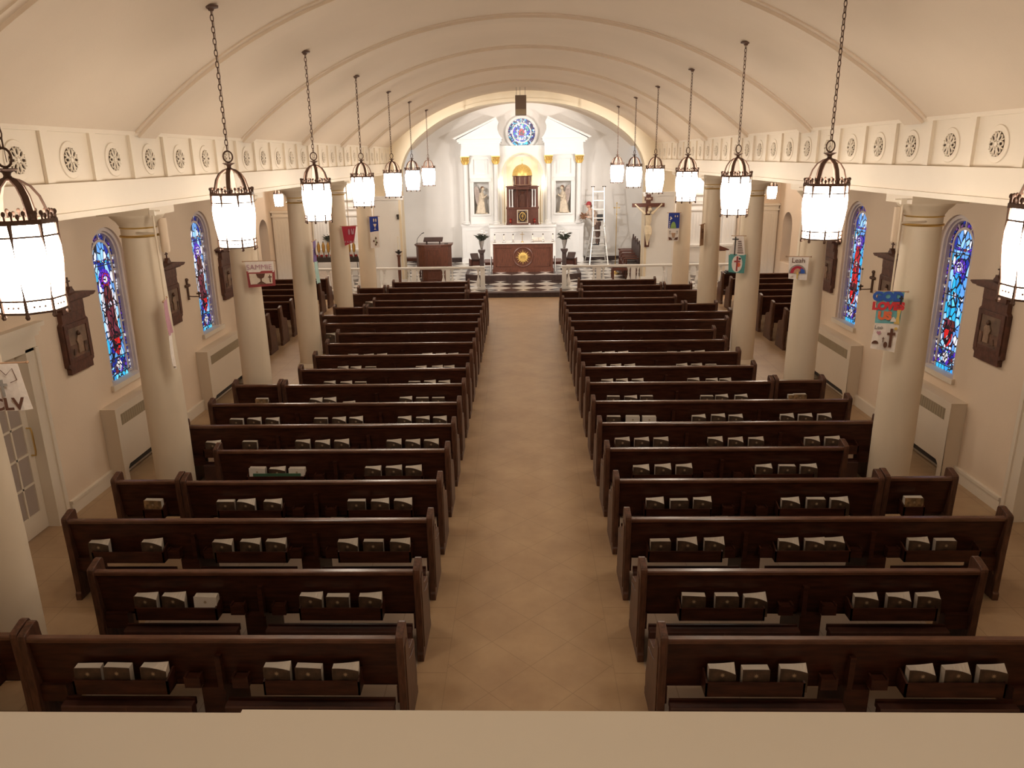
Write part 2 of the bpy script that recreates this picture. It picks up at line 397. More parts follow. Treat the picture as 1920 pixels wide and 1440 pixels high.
# side walls with window openings
WIN=[(10.33,.42),(13.47,.42)];WZ0,WZ1=1.27,3.40
def wallwithwindows(s,y0,y1,z1,name,X=5.73,wins=WIN,door=None):
    """wall slab from X outwards, arched openings cut by building it from pieces"""
    b=MB();xo=X+.34
    def W(ya,yb,za,zb):b.box(s*X,s*xo,ya,yb,za,zb)
    y=y0
    segs=[]
    ops=[(c-w,c+w,'w') for c,w in wins]+([(door[0],door[1],'d')] if door else [])
    for a,c,k in sorted(ops):
        W(y,a,0,z1)
        if k=='d':W(a,c,door[2],z1)
        else:
            W(a,c,0,WZ0)
            r=(c-a)/2;m=(a+c)/2;zs=WZ1-r
            N=16;pts=[(m+r*math.cos(PI*i/N),zs+r*math.sin(PI*i/N)) for i in range(N+1)]
            for i in range(N):
                (ya,za),(yb,zb)=pts[i],pts[i+1]
                b.prism([(ya,za),(ya,z1),(yb,z1),(yb,zb)],'x',s*X,s*xo)
        y=c
    W(y,y1,0,z1)
    return ST(name,b,'wall')
DOOR=(6.95,8.22,2.19)
wallwithwindows(-1,-4,15.7,4.25,'wall_left',door=DOOR)
wallwithwindows(1,-4,15.7,4.25,'wall_right',door=(7.1,8.25,2.19))
# stained glass windows
def arc(cu,cv,r,a0,a1,n):return [(cu+r*math.cos(a0+(a1-a0)*i/n),cv+r*math.sin(a0+(a1-a0)*i/n)) for i in range(n+1)]
def ringstrip(b,X,t,u,w0,w1,z0,zs,zb):
    """inverted-U band between half widths w0>w1 (outer, inner) extruded on x"""
    A=[(u-w0,zb)]+arc(u,zs,w0,PI,0,20)+[(u+w0,zb)];B=[(u-w1,zb)]+arc(u,zs,w1,PI,0,20)+[(u+w1,zb)]
    n=len(A);vs=[(X,*p) for p in A]+[(X,*p) for p in B]+[(X+t,*p) for p in A]+[(X+t,*p) for p in B];fs=[]
    for i in range(n-1):fs+=[(i,i+1,n+i+1,n+i),(i,2*n+i,2*n+i+1,i+1),(n+i,n+i+1,3*n+i+1,3*n+i),(2*n+i,3*n+i,3*n+i+1,2*n+i+1)]
    b.add(vs,fs)
WN=[0]
def window(s,yc,X,style,w=.42,z0=WZ0,z1=WZ1):
    WN[0]+=1
    e=SE('window_%d'%WN[0],(s*X,yc,0))
    zs=z1-w
    # local: x outwards = s*, y along wall
    d0=.035;b=MB()
    ringstrip(b,s*d0,s*.16,0,w,w-.05,0,zs,z0)
    ringstrip(b,s*(d0+.035),s*.11,0,w-.045,w-.08,0,zs,z0)
    ringstrip(b,s*(d0+.060),s*.04,0,w-.165,w-.20,0,zs,z0+.02)
    for k in range(6):
        z=z0+.03+k*.37
        for q in (-1,1):
            if z<zs+.1:b.box(s*(d0+.060),s*(d0+.10),q*(w-.09),q*(w-.17),z,z+.022)
    for a in (PI*.32,PI*.5,PI*.68,0.02,PI-.02):
        c,sn=math.cos(a),math.sin(a);r0,r1=w-.17,w-.08
        b.prism([(r0*c-.01*sn,zs+r0*sn+.01*c),(r1*c-.01*sn,zs+r1*sn+.01*c),(r1*c+.01*sn,zs+r1*sn-.01*c),(r0*c+.01*sn,zs+r0*sn-.01*c)],'x',s*(d0+.060),s*(d0+.10))
    b.build('window_frame','stone',e,smooth=True)
    b=MB();b.box(-s*.045,s*.335,-w-.06,w+.06,z0-.065,z0+.010);b.build('window_sill','trim',e)
    # glass
    g=s*(d0+.084)
    def flat(poly,m,x,name='glass'):
        b=MB();b.prism(poly,'x',x,x+s*.008);return b.build(name,m,e)
    W=w-.085
    flat([(-W,z0)]+arc(0,zs,W,PI,0,24)+[(W,z0)],'g_border',g,'border_glass')
    w2=w-.198;zi=zs
    flat([(-w2,z0)]+arc(0,zi,w2,PI,0,24)+[(w2,z0)],'g_blue',g-s*.010,'light_glass')
    X2=g-s*.02;X3=g-s*.030;X4=g-s*.04
    rob,man,hl=style
    # figure panel
    cz=z0+1.42
    flat(arc(0,cz,.145,0,2*PI,20)[:-1],'g_purple',X2,'halo')
    flat([(-.15,cz+.02),(-.10,cz-.16),(.10,cz-.16),(.15,cz+.02),(.13,cz-.1),(.17,cz-.25),(.15,z0+.58),(-.15,z0+.58),(-.17,cz-.25),(-.13,cz-.1)],man,X2,'mantle')
    flat([(-.05,cz-.06),(.05,cz-.06),(.10,cz-.2),(.12,z0+.62),(.0,z0+.56),(-.12,z0+.62),(-.10,cz-.2)],rob,X3,'robe')
    flat(arc(0,cz,.045,0,2*PI,12)[:-1],'g_white',X3,'face')
    b=MB();b.lathe([(.075,0),(.09,0)],(X3,0,cz),20,axis='x');b.build('halo_ring',hl,e)
    flat([(-.03,cz-.33),(.035,cz-.31),(.03,cz-.39),(-.03,cz-.40)],'g_white',X4,'hands')
    flat([(-.22,zi-.06),(.22,zi-.06),(.18,zi-.0),(.0,zi-.03),(-.18,zi-.0)],'g_mix',X2,'canopy_glass')
    flat([(-.12,z0+.72),(.12,z0+.72),(.16,z0+.58),(-.16,z0+.58)],'g_maroon',X4,'plinth_glass')
    flat([(-.10,z0+.58),(.10,z0+.58),(.10,z0+.44),(.0,z0+.33),(-.10,z0+.44)],'g_red',X4,'shield')
    flat([(-.012,z0+.47),(0,z0+.50),(.012,z0+.47),(0,z0+.44)],'g_white',X4-s*.009,'shield_mark')
    flat([(-.20,z0+.31),(.20,z0+.31),(.20,z0+.09),(-.20,z0+.09)],'g_mix',X2,'quatrefoil_glass')
    flat([(0,z0+.29),(.075,z0+.20),(0,z0+.11),(-.075,z0+.20)],'g_white',X3,'diamond_glass')
    flat([(-.205,z0+.08),(.205,z0+.08),(.205,z0+.015),(-.205,z0+.015)],'g_cyan',X2,'inscription_band')
    # saddle bars
    b=MB()
    for z in (z0+.09,z0+.32,z0+.62,z0+1.05,z0+1.62):b.box(X4,X4-s*.006,-w2,w2,z-.006,z+.006)
    b.build('lead_bars','black',e)
    return e
window(-1,WIN[0][0],5.73,('g_maroon','g_white','g_red'))
window(-1,WIN[1][0],5.73,('g_maroon','g_white','g_white'))
window(1,WIN[0][0],5.73,('g_cyan','g_blue','g_white'))
window(1,WIN[1][0],5.73,('g_red','g_cyan','g_white'))
# loft end
b=MB();b.box(-8.2,8.2,-4.2,-4,0,6.5);ST('wall_loft',b,'wall')
# aisle ceilings, transepts, side chapels
for s,nm in ((-1,'left'),(1,'right')):
    b=MB();b.box(s*4.7,s*6.1,-4,15.7,4.2,4.3);b.box(s*4.7,s*8.4,15.7,24.9,4.35,4.45);b.box(s*4.7,s*7.6,24.9,27.1,4.35,4.45);ST('ceiling_aisle_'+nm,b,'ceil')
    b=MB();b.box(s*6.0,s*8.4,15.45,15.7,0,4.4);ST('wall_transept_near_'+nm,b,'wall')
    # outer wall of the transept, with one deep window recess at its far end
    b=MB();X=8.15;b.box(s*X,s*(X+.4),15.5,23.55,0,4.4);b.box(s*X,s*(X+.4),24.39,25.2,0,4.4);b.box(s*X,s*(X+.4),23.55,24.39,0,.9)
    r=.42;m_=23.97;zs=2.03
    pts=[(m_+r*math.cos(PI*i/14),zs+r*math.sin(PI*i/14)) for i in range(15)]
    for i in range(14):
        (ya,za),(yb,zb)=pts[i],pts[i+1];b.prism([(ya,za),(ya,4.4),(yb,4.4),(yb,zb)],'x',s*X,s*(X+.4))
    ST('wall_transept_outer_'+nm,b,'wall')
    WN[0]+=1;e=SE('window_%d'%WN[0],(s*8.5,23.97,0));b=MB();b.prism([(-.42,.9)]+arc(0,2.03,.42,PI,0,20)+[(.42,.9)],'x',0,s*.01);b.build('glass','g_dim',e)
    b=MB();b.box(s*7.42,s*8.5,24.9,25.1,0,4.4);b.box(s*7.42,s*7.52,25.1,27.05,0,4.4);ST('wall_transept_far_'+nm,b,'wall')
    # fluted pilaster on the far wall
    b=MB();b.box(s*7.44,s*8.1,24.80,24.9,0,2.45)
    for k in range(6):b.box(s*(7.50+k*.1),s*(7.545+k*.1),24.785,24.80,.3,2.35)
    b.box(s*7.40,s*8.14,24.76,24.9,2.45,2.50);b.box(s*7.40,s*8.14,24.72,24.9,2.60,2.66);b.box(s*7.43,s*8.11,24.78,24.9,2.50,2.60);ST('trim_%d'%(4 if s<0 else 5),b,'trim')
    b=MB();b.box(s*4.95,s*7.52,26.95,27.1,0,4.4);ST('wall_chapel_'+nm,b,'chancel')
    # curved brace from the column head over the aisle
    b=MB()
    for i in range(10):
        a,c=[PI/2*(i+t)/10 for t in (0,1)]
        p=lambda q,R,Z:(s*(4.7+R*(1-math.cos(q))*1.0),3.35+Z*math.sin(q))
        b.prism([p(a,1.05,.72),p(c,1.05,.72),(p(c,1.05,.72)[0],4.35),(p(a,1.05,.72)[0],4.35)],'y',15.35,15.6)
    ST('trim_%d'%(6 if s<0 else 7),b,'trim')
    # baseboards
    b=MB()
    for y0,y1 in ((8.5,15.7),(-4,6.7)):
        b.box(s*5.70,s*5.745,y0,y1,0,.15);b.box(s*5.685,s*5.745,y0,y1,.15,.19)
    ST('baseboard_'+nm,b,'trim')
# wall corner trim of the aisle end
# ---------------------------------------------------------------- doors
def door(s,y0,y1,zt,n):
    e=SE('door_%d'%n,(s*5.73,0,0))
    b=MB()
    for ya,yb in ((y0-.20,y0+.012),(y1-.012,y1+.20)):
        b.box(-s*.03,s*.2,ya,yb,0,zt+.02)
    b.box(-s*.05,s*.02,y1+.14,y1+.20,0,zt+.02);b.box(-s*.05,s*.02,y0-.2,y0-.14,0,zt+.02)
    b.box(-s*.03,s*.2,y0-.2,y1+.2,zt-.012,zt+.17);b.box(-s*.06,0,y0-.24,y1+.24,zt+.15,zt+.19);b.box(-s*.11,0,y0-.30,y1+.30,zt+.25,zt+.30);b.box(-s*.08,0,y0-.26,y1+.26,zt+.19,zt+.25)
    b.build('door_frame','trim',e)
    ym=(y0+y1)/2
    X=s*.11
    for k,(a,c) in enumerate(((y0+.014,ym-.004),(ym+.004,y1-.014))):
        b=MB();st=.10
        b.box(X,X+s*.045,a,a+st,.01,zt-.01);b.box(X,X+s*.045,c-st,c,.01,zt-.01);b.box(X,X+s*.045,a+st,c-st,.01,.26);b.box(X,X+s*.045,a+st,c-st,zt-.12,zt-.01)
        m=(a+c)/2;b.box(X,X+s*.04,m-.012,m+.012,.26,zt-.12)
        for q in range(1,5):
            z=.26+(zt-.38)*q/5;b.box(X,X+s*.04,a+st,c-st,z-.012,z+.012)
        lf=b.build('door_leaf','trim',e)
        b=MB();b.box(X+s*.015,X+s*.025,a+st,c-st,.26,zt-.12);b.build('pane','glasspane',lf)
        yh=c-.05 if k==1 else None
        if yh:
            b=MB();b.tube([(X,yh,.95),(X-s*.05,yh,.95),(X-s*.06,yh,1.0),(X-s*.06,yh,1.24),(X-s*.05,yh,1.29),(X,yh,1.29)],.010,8);b.build('handle','brass',lf,smooth=True)
door(-1,*DOOR,1);door(1,7.1,8.25,2.19,2)

# ---------------------------------------------------------------- columns
colnote={(-1,0):'beside the french door under the loft',(-1,1):'carrying the pink and white banner, nearest left column in full view',(-1,2):'carrying the SAMMIE banner',(-1,3):'carrying the violet and mint banner',(-1,4):'carrying the red banner',(-1,5):'carrying the blue and cream chalice banner',
 (1,1):'carrying the GOD LOVES US banner',(1,2):'carrying the Leah banner',(1,3):'carrying the teal cross banner',(1,4):'carrying the brown banner seen edge on',(1,5):'carrying the purple banner with the green mound'}
def column(s,i):
    y=COLY[i]
    e=T('column','round cream column '+colnote[(s,i)],'column',(s*4.536,y,0))
    b=MB();b.lathe([(0,0),(.30,0),(.30,.05),(.27,.07),(.255,.10),(.235,.12)],seg=32);b.build('base','column',e,smooth=True)
    b=MB();b.lathe([(.232,.11),(.237,.9),(.232,1.7),(.215,2.7),(.198,3.42),(.198,3.51)],seg=40);b.build('shaft','column',e,smooth=True)
    b=MB();b.lathe([(.198,3.40),(.216,3.405),(.219,3.415),(.214,3.425),(.198,3.43)],seg=40);b.build('gilt_ring','brass',e,smooth=True)
    b=MB();b.lathe([(.198,3.50),(.207,3.505),(.209,3.512),(.198,3.52)],seg=40);b.build('gilt_ring','brass',e,smooth=True)
    b=MB();b.lathe([(.2,3.515),(.205,3.53),(.235,3.58),(.285,3.625),(.30,3.65),(.30,3.66)],seg=40);b.box(-.31,.31,-.31,.31,3.66,3.745);b.build('capital','column',e,smooth=True)
    b=MB();b.box(-s*.31,-s*.325,-.33,-.30,3.72,3.745);return e
for s in (-1,1):
    for i in range(6):
        if (s,i) in colnote:column(s,i)
# banner hooks and poles
def pole(s,i,x,ztop=3.66,zbot=2.70):
    y=COLY[i]-.30
    e=T('banner_pole','slim cream pole clipped to the column '+colnote[(s,i)].split(',')[0],'pole',(x,y,0))
    b=MB();b.tube([(0,0,zbot),(0,0,ztop)],.011,8);b.build('rod','column',e,smooth=True)
    b=MB();xc=s*4.536-x;b.tube([(0,0,3.46),(xc*.5,.06,3.46),(xc*.9,.13,3.46)],.012,6);b.build('clip','trim',e);b=MB();b.box(-.03,.03,-.02,.02,ztop,ztop+.06);b.box(-.09,.09,.0,.02,ztop+.045,ztop+.06);b.build('hanger','trim',e)
    return e

# ---------------------------------------------------------------- pews
ROWY=[4.715,5.65,6.606,7.51,8.42,9.32,10.23,11.15,12.05,12.97,13.87,14.74,15.69,16.55,17.44,18.32,19.30,20.17,21.13]
def pewend(x,out,name='end_panel',h=.0,parent=None):
    """solid shaped end panel, out = side facing away from the seat"""
    prof=[(-.015,0),(-.015,.07),(.0,.09),(.0,.50),(-.012,.875),(-.008,.900),(.01,.912),(.125,.945),(.155,.940),(.168,.915),(.172,.85),(.188,.72),(.215,.655),(.27,.625),(.40,.60),(.455,.57),(.475,.52),(.47,.42),(.50,.30),(.52,.20),(.51,.09),(.53,.07),(.53,0)]
    b=MB();b.prism(prof,'x',x,x+out*.058)
    b.prism([(.03,.12),(.03,.80),(.12,.82),(.155,.60),(.25,.56),(.42,.53),(.43,.40),(.46,.24),(.45,.12)],'x',x+out*.055,x+out*.066)
    return b.build(name,'pewend',parent,bev=.008)
def pew(s,row,xa,xb,label,divs=(),racks=(),ends=(1,1),knee=True,group=None,y=None,low=False):
    """xa<xb are distances from the centre line; mirrored by s. origin at the inner rear corner"""
    Y=ROWY[row-1] if y is None else y
    e=T('pew',label,'pew',(s*xa,Y,0),0,group)
    L=xb-xa;X=lambda t:s*t
    i0=.058 if ends[0] else 0;i1=L-(.058 if ends[1] else 0)
    b=MB();b.prism([(.0,.848),(.0,.872),(.008,.882),(.052,.882),(.06,.872),(.06,.848)],'x',X(i0),X(i1));b.build('top_rail','pewcap',e,smooth=False)
    b=MB();b.prism([(.018,.848),(.046,.848),(.105,.447),(.075,.447)],'x',X(i0),X(i1));b.build('backrest','pew',e)
    b=MB();b.prism([(.11,.405),(.11,.44),(.49,.455),(.51,.43),(.49,.405)],'x',X(i0),X(i1));b.build('seat','pew',e)
    if ends[0]:pewend(X(.058),-s,parent=e)
    if ends[1]:pewend(X(L-.058),s,parent=e)
    dv=[d-xa for d in divs]
    for d in dv:
        b=MB();b.box(X(d-.02),X(d+.02),-.005,.06,.447,.735);b.box(X(d-.022),X(d+.022),-.012,.0,.715,.74);b.prism([(.02,0),(.02,.447),(.11,.447),(.45,.405),(.45,.0)],'x',X(d-.02),X(d+.16));b.build('centre_support','pew',e)
    for k in ((0,1) if L>1.5 else ()):
        t=(i1-.20,i1) if k else (i0,i0+.02)
        b=MB();b.box(X(t[0]),X(t[1]),.04,.12,.30,.447);b.build('bracket','pew',e)
    edges=[i0]+[q for d in dv for q in (d-.03,d+.18)]+[i1-(.2 if L>1.5 else .03)]
    if knee:
        for k in range(0,len(edges),2):
            a,c=edges[k]+.03,edges[k+1]-.01
            if c-a<.3:continue
            b=MB();b.box(X(a),X(c),.0,.02,.31,.368);b.build('kneeler_rail','pew',e)
            b=MB();b.prism([(-.075,.10),(-.075,.340),(-.068,.352),(-.012,.356),(-.005,.345),(-.005,.10)],'x',X(a),X(c));b.build('kneeler','pad',e)
            b=MB();m=(a+c)/2;b.box(X(m-.004),X(m+.004),-.079,-.074,.11,.34);b.build('kneeler_seam','pewend',e)
    for (c,w) in racks:
        c-=xa
        b=MB();b.box(X(c-w),X(c+w),-.085,-.072,.472,.583);b.box(X(c-w),X(c+w),-.085,.05,.465,.475)
        b.prism([(-.085,.465),(-.085,.583),(.02,.62),(.045,.62),(.05,.465)],'x',X(c-w),X(c-w+.014));b.prism([(-.085,.465),(-.085,.583),(.02,.62),(.045,.62),(.05,.465)],'x',X(c+w-.014),X(c+w));b.build('book_rack','pew',e)
    for d in dv:
        for q in (-.16,.20):
            b=MB();b.box(X(d+q-.06),X(d+q+.06),-.03,.04,.48,.565);b.box(X(d+q-.06),X(d+q-.045),-.03,.04,.565,.58);b.box(X(d+q+.045),X(d+q+.06),-.03,.04,.565,.58);b.build('card_holder','pew',e)
    return e
sd={-1:'left of the aisle',1:'right of the aisle'}
long={3,6,7,14};PX0=.93
for s in (-1,1):
    for r in range(1,20):
        nm='dark wooden pew, %s row from the loft, %s'%(ORD[r],sd[s])
        if r in long:
            dv=(2.09,3.30)
            rk=((1.50,.355),(2.71,.355),(3.93,.355)) if r in (3,6,7) else ()
            pew(s,r,PX0,4.58,'long '+nm,dv,rk)
        elif r in(13,):pew(s,r,PX0,4.29,'long '+nm,(2.1,3.2),((1.5,.355),(2.71,.355)))
        elif r==17:
            pew(s,r,1.47,4.56,'long '+nm,(2.6,));pew(s,r,PX0,1.46,'very short dark wooden pew at the aisle, seventeenth row from the loft, '+SIDE[s]+' block',knee=False,ends=(1,1),y=19.33)
        elif r in(18,19):pew(s,r,1.52,3.70,nm,(2.6,))
        else:
            a=(1.61,3.03)
            pew(s,r,PX0,3.79 if r<15 else 3.72,nm,(2.32,),tuple((q,.355) for q in a) if r<12 else ())
        if r in (1,4,8,15,18):
            if r==1:lb='short dark wooden pew beside the column, next to the pew below the loft, '
            else:lb='short dark wooden pew at the column end, %s row from the loft, '%ORD[r]
            pew(s,r,3.81 if r<15 else 3.74,4.58 if r<15 else 4.50,lb+SIDE[s]+' side',(),((4.12,.11),) if r<15 else (),knee=False,y=ROWY[r-1]+.03)
# transept pews
TY=[16.48,17.38,18.30,19.2,20.12,21.03,21.94]
for s in (-1,1):
    for k,y in enumerate(TY):
        pew(s,0,5.73,8.05,'dark wooden pew in the %s transept, %s row from the nearer end'%(SIDE[s],ORD[k+1]) if k else 'dark wooden pew in the %s transept, closest to the loft'%SIDE[s],(),(),knee=False,y=y)
# ---------------------------------------------------------------- hymnals
def bookmesh(var):
    """three leans of the same soft book: the cover's top edge dips to one side"""
    dip=[.004,.030,.050][var];w=.098;h=.185
    N=8;top=[(-w+2*w*i/N,h-dip*(i/N)**2.2) for i in range(N+1)]
    b=MB();b.prism([(-w,0)]+[(x,z) for x,z in top]+[(w,0)],'y',-.034,-.029);cov=b
    p=MB()
    # page block, top edge also fans back
    vs=[];fs=[]
    for i in range(N+1):
        x=-w+.003+(2*w-.006)*i/N;z=h-dip*(i/N)**2.2-.002;zb=h+.004+(.014*(i/N)**2 if var else 0)
        vs+=[(x,-.029,z),(x,.027,zb),(x,.027,0),(x,-.029,0)]
    for i in range(N):
        o=4*i
        for a,c in ((0,1),(1,2),(2,3),(3,0)):fs.append((o+a,o+c,o+4+c,o+4+a))
    fs+=[(0,1,2,3),(4*N,4*N+3,4*N+2,4*N+1)];p.add(vs,fs)
    k=MB();k.prism([(-w,0),(-w,h-.004),(w,h-.004),(w,0)],'y',.027,.031)
    sp=MB();sp.lathe([(0,0),(.011,0)],(0,-.0348,.135),8,axis='y')
    for a in range(4):
        c,q=math.cos(a*PI/4),math.sin(a*PI/4);sp.prism([(-.018*c-.0014*q,.135-.018*q+.0014*c),(.018*c-.0014*q,.135+.018*q+.0014*c),(.018*c+.0014*q,.135+.018*q-.0014*c),(-.018*c+.0014*q,.135-.018*q-.0014*c)],'y',-.0345,-.034)
    return cov,p,k,sp
protos={}
def hymnal(var,loc,label,group=None,cover='cover',rz=0,flip=False,rx=0):
    key=(var,cover)
    if key not in protos:
        e=T('hymnal',label,'book',loc)
        cov,p,k,sp=bookmesh(var)
        c=cov.build('front_cover',cover,e);sp.build('cover_star','spot',c);p.build('pages','page',e);k.build('back_cover',cover,e)
        protos[key]=e
    else:
        e=copytree(protos[key],loc,0,label)
    e.rotation_euler=(rx,0,rz);e.scale=(1,1,1)
    if group:e['group']=group
    return e
BK={
(-1,1):[1.361, 1.634, 1.868, 2.786, 3.06, 3.281],
(-1,2):[1.357, 1.637, 1.867, 2.776, 3.055, 3.297],
(-1,3):[1.25, 1.511, 1.762, 2.467, 2.721, 2.996, 3.696, 4.225],
(-1,4):[1.357, 1.608, 1.865, 2.787, 3.081, 3.306, 4.123],
(-1,5):[1.365, 1.604, 1.856, 2.778, 3.019, 3.26],
(-1,6):[1.254, 1.5, 1.748, 2.441, 2.697, 2.96, 3.666, 4.159],
(-1,7):[1.234, 1.48, 1.741, 2.441, 2.687, 2.95, 3.654, 3.918, 4.175],
(-1,8):[1.353, 1.601, 1.858, 2.751, 3.044, 3.26, 4.119],
(-1,9):[1.349, 1.589, 1.847, 2.748, 2.989, 3.267],
(-1,10):[1.352, 1.562, 1.851, 2.754, 3.021, 3.251],
(-1,11):[1.353, 1.596, 1.849, 2.712, 2.966, 3.261],
(-1,13):[4.135],
(-1,17):[4.004],
(1,1):[1.378, 1.619, 1.89, 2.8, 3.049, 3.3],
(1,2):[1.377, 1.653, 1.893, 2.809, 3.08, 3.321],
(1,3):[1.267, 1.525, 1.783, 2.492, 2.741, 2.918, 3.714, 3.965],
(1,4):[1.369, 1.627, 1.876, 2.814, 3.081, 3.333, 4.123],
(1,5):[1.359, 1.617, 1.866, 2.808, 3.079, 3.333],
(1,6):[1.249, 1.502, 1.751, 2.454, 2.719, 2.981, 3.702, 3.962],
(1,7):[1.243, 1.512, 1.744, 2.445, 2.717, 2.964, 3.683, 3.937, 4.205],
(1,8):[1.346, 1.613, 1.853, 2.772, 3.0, 3.295, 4.108, 4.189],
(1,9):[1.349, 1.594, 1.85, 2.764, 3.064, 3.287],
(1,10):[1.34, 1.603, 1.849, 2.763, 3.02, 3.272],
(1,11):[1.353, 1.6, 1.849, 2.761, 3.019, 3.278],
}
SPEC={(-1,2,3):'cream backed booklet',(1,7,1):'cream backed booklet',(1,7,2):'tan backed booklet',(-1,5,3):'thin cream booklet',(-1,5,5):'thin peach booklet',(1,8,7):'cream leaflet'}
for (s,r),xs in BK.items():
    for i,x in enumerate(xs):
        sp=SPEC.get((s,r,i));ex=x>3.8 and r in(1,4,8)
        yy=ROWY[r-1]-.032+(.03 if ex else 0)
        var=random.choice([0,1,1,2,2]);rz=random.uniform(-.05,.05);dz=random.uniform(-.004,.008);rx=-.06
        if ex:cv='coverg';var=0;lb='%s hymnal alone in the short pew of the %s row, %s side'%('red and green' if r==4 else 'dark',ORD[r],SIDE[s])
        elif sp:cv='page';lb='%s, %s from the aisle, %s pew row from the loft, %s side'%(sp,ORD[i+1],ORD[r],SIDE[s])
        else:cv='cover';lb='dark hymnal, %s from the aisle, %s pew row from the loft, %s of aisle'%(ORD[i+1],ORD[r],SIDE[s])
        if sp:var=0
        if (s,r,i)==(-1,8,3):dz=-.06;lb='peach booklet sunk low in the rack, fourth from the aisle, eighth row, left side'
        h=hymnal(var,(s*x,yy,.487+dz),lb,'hymnals in the pew racks',cv,rz,rx=rx)
b=MB();b.box(-.29,.29,-.0,.012,0,.135);o=b.build('green_folder','green');o.location=(-3.02,8.42-.068,.48);tag(o,'green folder standing in the rack of the fifth pew row, left of the aisle','folder')

# ---------------------------------------------------------------- lanterns
def lantern(chain,label):
    e=T('hanging_lantern',label,'lantern')
    a8=[PI/8+PI/4*i for i in range(8)]
    def ring(b,r0,z0,z1,t=.010):
        for i in range(8):
            a,c=a8[i],a8[(i+1)%8]
            pts=[(r0*math.cos(a),r0*math.sin(a)),(r0*math.cos(c),r0*math.sin(c)),((r0-t)*math.cos(c),(r0-t)*math.sin(c)),((r0-t)*math.cos(a),(r0-t)*math.sin(a))]
            b.prism(pts,'z',z0,z1)
    prof=[(.0,3.447),(.168,3.45),(.172,3.52),(.186,3.62),(.197,3.72),(.198,3.80),(.190,3.87),(.184,3.93),(.0,3.935)]
    g=MB();g.lathe(prof,seg=8,a0=PI/8);gl=g.build('glass_shade','glow',e)
    b=MB();ring(b,.205,3.925,3.950,.03);ring(b,.198,3.855,3.865,.014);b.build('upper_band','bronze',e)
    for j in range(8):
        a=a8[j];c=a8[(j+1)%8]
    b=MB();ring(b,.182,3.510,3.520,.014);ring(b,.182,3.440,3.452,.02)
    b.build('lower_band','bronze',e)
    b=MB()
    for a in a8:
        b=MB();b.tube([(r*math.cos(a),r*math.sin(a),z) for r,z in ((.192,3.93),(.193,3.86),(.201,3.80),(.200,3.72),(.189,3.62),(.177,3.54),(.176,3.51),(.175,3.44),(.175,3.425),(.175,3.412))],[.013,.009,.003,.002,.002,.005,.009,.010,.015,.008],6)
        b.build('corner_stile','bronze',e,smooth=True)
    b=MB()
    for i in range(8):
        a,c=a8[i],a8[(i+1)%8]
        for t in (.12,.31,.5,.69,.88):
            x=.200*(math.cos(a)*(1-t)+math.cos(c)*t);y=.200*(math.sin(a)*(1-t)+math.sin(c)*t);hh=.04 if t in(.12,.5,.88) else .024
            b.tube([(x,y,3.945),(x,y,3.945+hh)],.0055,5);b.ball((x,y,3.945+hh),.0115,6,rz=.015)
        for t in (.3,.5,.7):   # pierced quatrefoils of the lower gallery
            x=.180*(math.cos(a)*(1-t)+math.cos(c)*t);y=.180*(math.sin(a)*(1-t)+math.sin(c)*t)
            b.ball((x,y,3.48),.007,6)
    b.build('crown','bronze',e,smooth=True)
    for i in range(6):
        a=PI/6+PI/3*i;P=[(.165,3.94),(.160,4.0),(.140,4.07),(.105,4.125),(.055,4.16),(.02,4.17)]
        b=MB();t=.019;n=len(P);vs=[]
        for r,z in P:
            for q in (-t,t):
                vs.append((r*math.cos(a)-q*math.sin(a),r*math.sin(a)+q*math.cos(a),z))
            for q in (t,-t):
                vs.append(((r-.012)*math.cos(a)-q*math.sin(a),(r-.012)*math.sin(a)+q*math.cos(a),z-.004))
        fs=[(4*k+j,4*k+(j+1)%4,4*k+4+(j+1)%4,4*k+4+j) for k in range(n-1) for j in range(4)]+[(0,1,2,3),(4*n-4,4*n-1,4*n-2,4*n-3)]
        b.add(vs,fs);b.build('arm','bronze',e,smooth=True)
    b=MB();b.lathe([(0,4.15),(.035,4.155),(.018,4.18),(.022,4.195),(.058,4.215),(.05,4.219),(.014,4.212),(.012,4.225),(0,4.225)],seg=10);b.build('collar','bronze',e,smooth=True)
    b=MB();b.tube([(.042*math.cos(t),0,4.275+.050*math.sin(t)) for t in [2*PI*k/18 for k in range(18)]],.007,6,closed=True);b.build('ring','bronze',e,smooth=True)
    z=4.325
    top=5.535 if chain else 4.34+.32
    b=MB();k=0
    while z<top-.03:
        pts=[]
        for t in [2*PI*j/10 for j in range(10)]:
            cx=.0135*math.cos(t);cz=.030*math.sin(t)
            pts.append((cx,0,z+.026+cz) if k%2 else (0,cx,z+.026+cz))
        b.tube(pts,.0042,5,closed=True);z+=.048;k+=1
    b.build('chain','bronze',e,smooth=True)
    b=MB();b.tube([(.012,0,4.25),(.012,0,top)],.002,4);b.build('flex','bronze',e)
    b=MB();b.lathe([(0,-.035),(.02,-.033),(.03,-.015),(.065,-.006),(.068,.012),(0,.02)],(0,0,0),20);cn=b.build('ceiling_rose','bronze',e,smooth=True);cn.location=(0,0,top+.01)
    return e
LY=[4.2,7.31,10.36,13.45,16.65,19.74,23.2]
L0=lantern(True,'hanging lantern, left row, cut by the picture edge, directly below the loft')
L0.location=(-2.84,4.2,0);L0['group']='lanterns in the two nave rows'
for s in (-1,1):
    for i,y in enumerate(LY):
        if s==-1 and i==0:continue
        lb='lit bronze lantern on a long chain, %s from the loft in the %s row'%(ORD[i+1],SIDE[s])
        if i==6:lb='small looking lit lantern nearest the chancel arch, %s row'%SIDE[s]
        o=copytree(L0,(s*2.78,y,0),.2*i,lb,'lanterns in the two nave rows')
        for ch in o.children:
            if ch.name.startswith('ceiling_rose'):ch.rotation_euler=(0,0,0)
            if ch.name.startswith('ceiling_rose') or 1:pass
